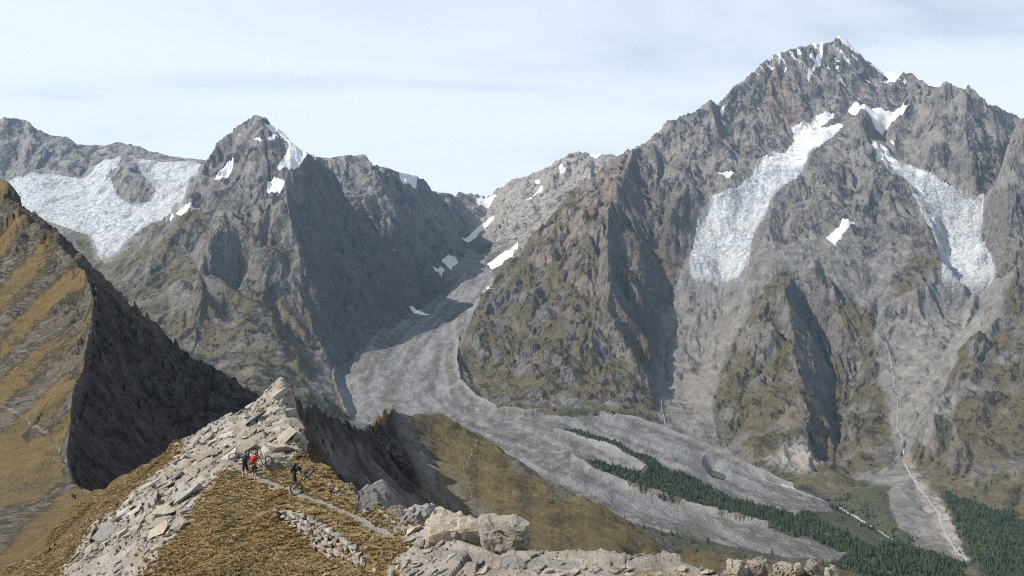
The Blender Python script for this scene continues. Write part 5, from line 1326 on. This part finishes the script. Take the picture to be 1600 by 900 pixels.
J_CARRY = dict(pelvis=(0, 0, .94), spine=(0, .05, 1.14), chest=(0, .12, 1.36), neck=(0, .17, 1.50), skull=(0, .20, 1.57), sl=(-.19, .12, 1.40), el=(-.36, .16, 1.22), wl=(-.30, .18, 1.44), sr=(.19, .12, 1.40), er=(.42, .12, 1.36), wr=(.64, .10, 1.42),
    hl=(-.10, .0, .88), kl=(-.12, .12, .50), al=(-.12, .02, .09), tl=(-.13, .16, .04), hr=(.10, .0, .88), kr=(.12, -.02, .48), ar=(.13, -.16, .10), tr=(.14, -.02, .04), face=(0, 1, -.15))
J_CARRY2 = dict(J_CARRY, el=(-.40, .10, 1.32), wl=(-.55, .05, 1.46), er=(.34, .2, 1.20), wr=(.25, .25, 1.42), kl=(-.11, -.04, .48), al=(-.11, -.2, .1), tl=(-.11, -.06, .04), kr=(.11, .12, .50), ar=(.12, .04, .09), tr=(.13, .18, .04))
J_BEND = dict(pelvis=(-.10, .02, .88), spine=(-.03, .02, 1.08), chest=(.10, .02, 1.26), neck=(.22, .02, 1.36), skull=(.27, .02, 1.42), sl=(.10, .20, 1.30), el=(.30, .20, 1.12), wl=(.50, .12, 1.16), sr=(.12, -.16, 1.28), er=(.34, -.18, 1.10), wr=(.54, -.08, 1.20),
    hl=(-.10, .11, .84), kl=(.02, .13, .47), al=(-.06, .14, .09), tl=(.08, .15, .04), hr=(-.10, -.08, .84), kr=(-.02, -.10, .46), ar=(-.16, -.10, .10), tr=(-.02, -.11, .04), face=(1, 0, -.35))
J_WALK = dict(J_CARRY, el=(-.26, .05, 1.12), wl=(-.26, .2, .95), er=(.26, .05, 1.12), wr=(.26, .15, .93), pelvis=(0, 0, .95), chest=(0, .05, 1.38), neck=(0, .07, 1.50), skull=(0, .08, 1.58), sl=(-.19, .04, 1.42), sr=(.19, .04, 1.42))
g1, g2, g3 = on(397, 50.8), on(383, 52.2), on(462, 46.2)
person('person', g1, -.1, J_CARRY, 'orange', 'dark', 'person in orange jacket and dark shorts seen from behind holding a bike aloft', 'red', 'helmet')
person('person', g2, .15, J_CARRY2, 'black', 'black', 'person in black beside the orange jacket with a bike on the shoulders', 'black', 'helmet')
person('person', g3, .1, J_BEND, 'black', 'black', 'bare headed person in black bending over a bike set on its front wheel', 'black', None, sleeve=False)
def pin(u, p, d0, d1): return on(u, ground_d(u, p, d0, d1))
person('person', on(117, 190), .2, J_WALK, 'black', 'black', 'tiny walker in black on the far path beside the shaded cliff', 'black', None, detail=False)
person('person', on(113.2, 192), .4, J_WALK, 'brown', 'dark', 'tiny walker in brown on the far path behind the walker in black', None, None, detail=False)

# ------------------------------------------------------------------ bicycles
def tube(bm, a, b, r, n=7):
    a, b = Vector(a), Vector(b); q = (b - a).to_track_quat('Z', 'Y'); rings = []
    for c in (a, b): rings.append([bm.verts.new(c + q @ Vector((r * math.cos(2 * math.pi * k / n), r * math.sin(2 * math.pi * k / n), 0))) for k in range(n)])
    for k in range(n): bm.faces.new((rings[0][k], rings[0][(k + 1) % n], rings[1][(k + 1) % n], rings[1][k]))
    bm.faces.new(rings[0][::-1]); bm.faces.new(rings[1])
def hoop(bm, R, r, n=36, m=8):
    V = [[bm.verts.new(((R + r * math.cos(2 * math.pi * j / m)) * math.cos(2 * math.pi * i / n), r * math.sin(2 * math.pi * j / m), (R + r * math.cos(2 * math.pi * j / m)) * math.sin(2 * math.pi * i / n))) for j in range(m)] for i in range(n)]
    for i in range(n):
        for j in range(m): bm.faces.new((V[i][j], V[(i + 1) % n][j], V[(i + 1) % n][(j + 1) % m], V[i][(j + 1) % m]))
def fin(bm, name):
    bmesh.ops.recalc_face_normals(bm, faces=bm.faces); me = bpy.data.meshes.new(name); bm.to_mesh(me); bm.free()
    for p in me.polygons: p.use_smooth = True
    return me
def wheel_parts():
    b = bmesh.new(); hoop(b, .345, .028); ty = fin(b, 'tyre')
    b = bmesh.new(); hoop(b, .312, .012); rm = fin(b, 'rim')
    b = bmesh.new(); tube(b, (0, -.05, 0), (0, .05, 0), .022)
    for k in range(24):
        a = k * math.pi / 12; tube(b, (.02 * math.cos(a + .6), (-1) ** k * .035, .02 * math.sin(a + .6)), (.312 * math.cos(a), 0, .312 * math.sin(a)), .0022, 3)
    return ty, rm, fin(b, 'spokes')
TY, RM, SP = wheel_parts()
for me_, mt in ((TY, 'rubber'), (RM, 'metal'), (SP, 'alloy')): me_.materials.append(CL[mt])
def bike_meshes():
    R_, F_ = Vector((-.56, 0, 0)), Vector((.59, 0, 0)); BB, ST, HT, HB = Vector((-.12, 0, -.03)), Vector((-.27, 0, .40)), Vector((.37, 0, .47)), Vector((.41, 0, .36))
    b = bmesh.new()
    for p, q, r in ((BB, ST, .018), (ST, HT, .02), (BB, HB, .026), (HT, HB, .024), (ST, ST + Vector((-.06, 0, .17)), .014)): tube(b, p, q, r)
    for s in (-.06, .06): tube(b, BB + Vector((0, s * .6, 0)), R_ + Vector((0, s, 0)), .011); tube(b, ST + Vector((0, s * .4, 0)), R_ + Vector((0, s, 0)), .010)
    fr = fin(b, 'frame')
    b = bmesh.new(); tube(b, HB, HB + Vector((.02, 0, -.05)), .03)
    for s in (-.065, .065): tube(b, HB + Vector((.01, s, -.03)), F_ + Vector((0, s, 0)), .018)
    fk = fin(b, 'fork')
    b = bmesh.new(); c = HT + Vector((.03, 0, .06)); tube(b, HT, c, .018); tube(b, c + Vector((0, -.38, .02)), c + Vector((0, .38, .02)), .013)
    for s in (-1, 1): tube(b, c + Vector((0, s * .26, .02)), c + Vector((0, s * .385, .02)), .019)
    hb = fin(b, 'handlebar')
    b = bmesh.new(); r = bmesh.ops.create_cube(b, size=1.0); bmesh.ops.bevel(b, geom=list(b.edges), offset=.2, segments=2, affect='EDGES')
    for v in b.verts: x, y, z = v.co; v.co = Vector((-.34 + x * .26, y * (.14 if x < 0 else .055), .585 + z * .05))
    sd = fin(b, 'saddle')
    b = bmesh.new(); tube(b, BB + Vector((0, -.012, 0)), BB + Vector((0, -.06, 0)), .085, 16); tube(b, BB + Vector((0, -.07, 0)), BB + Vector((.12, -.07, -.12)), .011); tube(b, BB + Vector((0, .07, 0)), BB + Vector((-.12, .07, .12)), .011)
    ck = fin(b, 'crankset')
    b = bmesh.new()
    for s, q in ((-1, 1), (1, -1)): tube(b, BB + Vector((.12 * q, s * .08, -.12 * q)), BB + Vector((.12 * q, s * .17, -.12 * q)), .028, 6)
    pd = fin(b, 'pedals')
    return [('frame', fr, 'metal'), ('fork', fk, 'metal'), ('handlebar', hb, 'metal'), ('saddle', sd, 'black'), ('crankset', ck, 'alloy'), ('pedals', pd, 'rubber')]
BIKE = bike_meshes()
for _, me_, mt in BIKE: me_.materials.append(CL[mt])
def bicycle(rear, front, side, label, n_rear=None, n_front=None):
    mid = rear.lerp(front, .5); f = (front - rear).normalized(); s = (side - f * side.dot(f)).normalized(); u = f.cross(s)
    M = Matrix((f, s, u)).transposed().to_4x4(); M.translation = mid
    root = empty('bicycle', mid); root.matrix_world = M; tag(root, label, 'bicycle', 'mountain bikes carried along the ridge')
    for nm, me_, _ in BIKE: new_obj(nm, me_, None, root)
    for x, nn in ((-.56, n_rear), (.59, n_front)):
        w = new_obj('wheel', SP, None, root); w.location = (x, 0, 0)
        if nn is not None:
            l = (M.to_3x3().inverted() @ Vector(nn)).normalized(); w.rotation_mode = 'QUATERNION'; w.rotation_quaternion = l.to_track_quat('Y', 'Z')
        new_obj('tyre', TY, None, w); new_obj('rim', RM, None, w)
h1 = Vector((0, 0, 1.42))
b1 = g1 + Vector((.05, -.12, 1.58)); bicycle(b1 + Vector((-.10, .10, .12)), b1 + Vector((.92, -.06, -.30)), Vector((-.2, -.75, .6)), 'bike held up by the person in the orange jacket', (.75, -.6, .1), (.92, -.3, .25))
b2 = g2 + Vector((-.05, -.10, 1.48)); bicycle(b2 + Vector((-.66, 0, .0)), b2 + Vector((.47, .15, -.05)), Vector((0, -.33, .95)), 'bike lying across the shoulders of the person in black', None, (.5, -.3, .8))
w3 = on(464, 45.6) + Vector((0, 0, .36)); bicycle(w3 + Vector((.62, .46, .80)), w3, Vector((.86, -.26, -.44)), 'bike tipped up on its front wheel on the path', None, (.15, -1, .08))
# ------------------------------------------------------------------ air
def make_haze():
    bm = bmesh.new(); bmesh.ops.create_cube(bm, size=1.0)
    lo, hi = Vector((-11800, -60, -1900)), Vector((12500, 14600, 2450))
    for v in bm.verts: v.co = Vector((lo[i] + (v.co[i] + .5) * (hi[i] - lo[i]) for i in range(3)))
    me = bpy.data.meshes.new('haze'); bm.to_mesh(me); bm.free()
    m = bpy.data.materials.new('haze_air'); m.use_nodes = True; t = m.node_tree; t.nodes.clear()
    o = t.nodes.new('ShaderNodeOutputMaterial'); v = t.nodes.new('ShaderNodeVolumePrincipled')
    v.inputs['Color'].default_value = (.42, .68, 1.0, 1); v.inputs['Density'].default_value = HAZE
    v.inputs['Anisotropy'].default_value = 0.1
    t.links.new(v.outputs[0], o.inputs['Volume'])
    me.materials.append(m)
    h = bpy.data.objects.new('haze', me); COL.objects.link(h); h['kind'] = 'stuff'; h['label'] = 'thin blue haze hanging over the whole valley'
HAZE = 1.5e-5
make_haze()
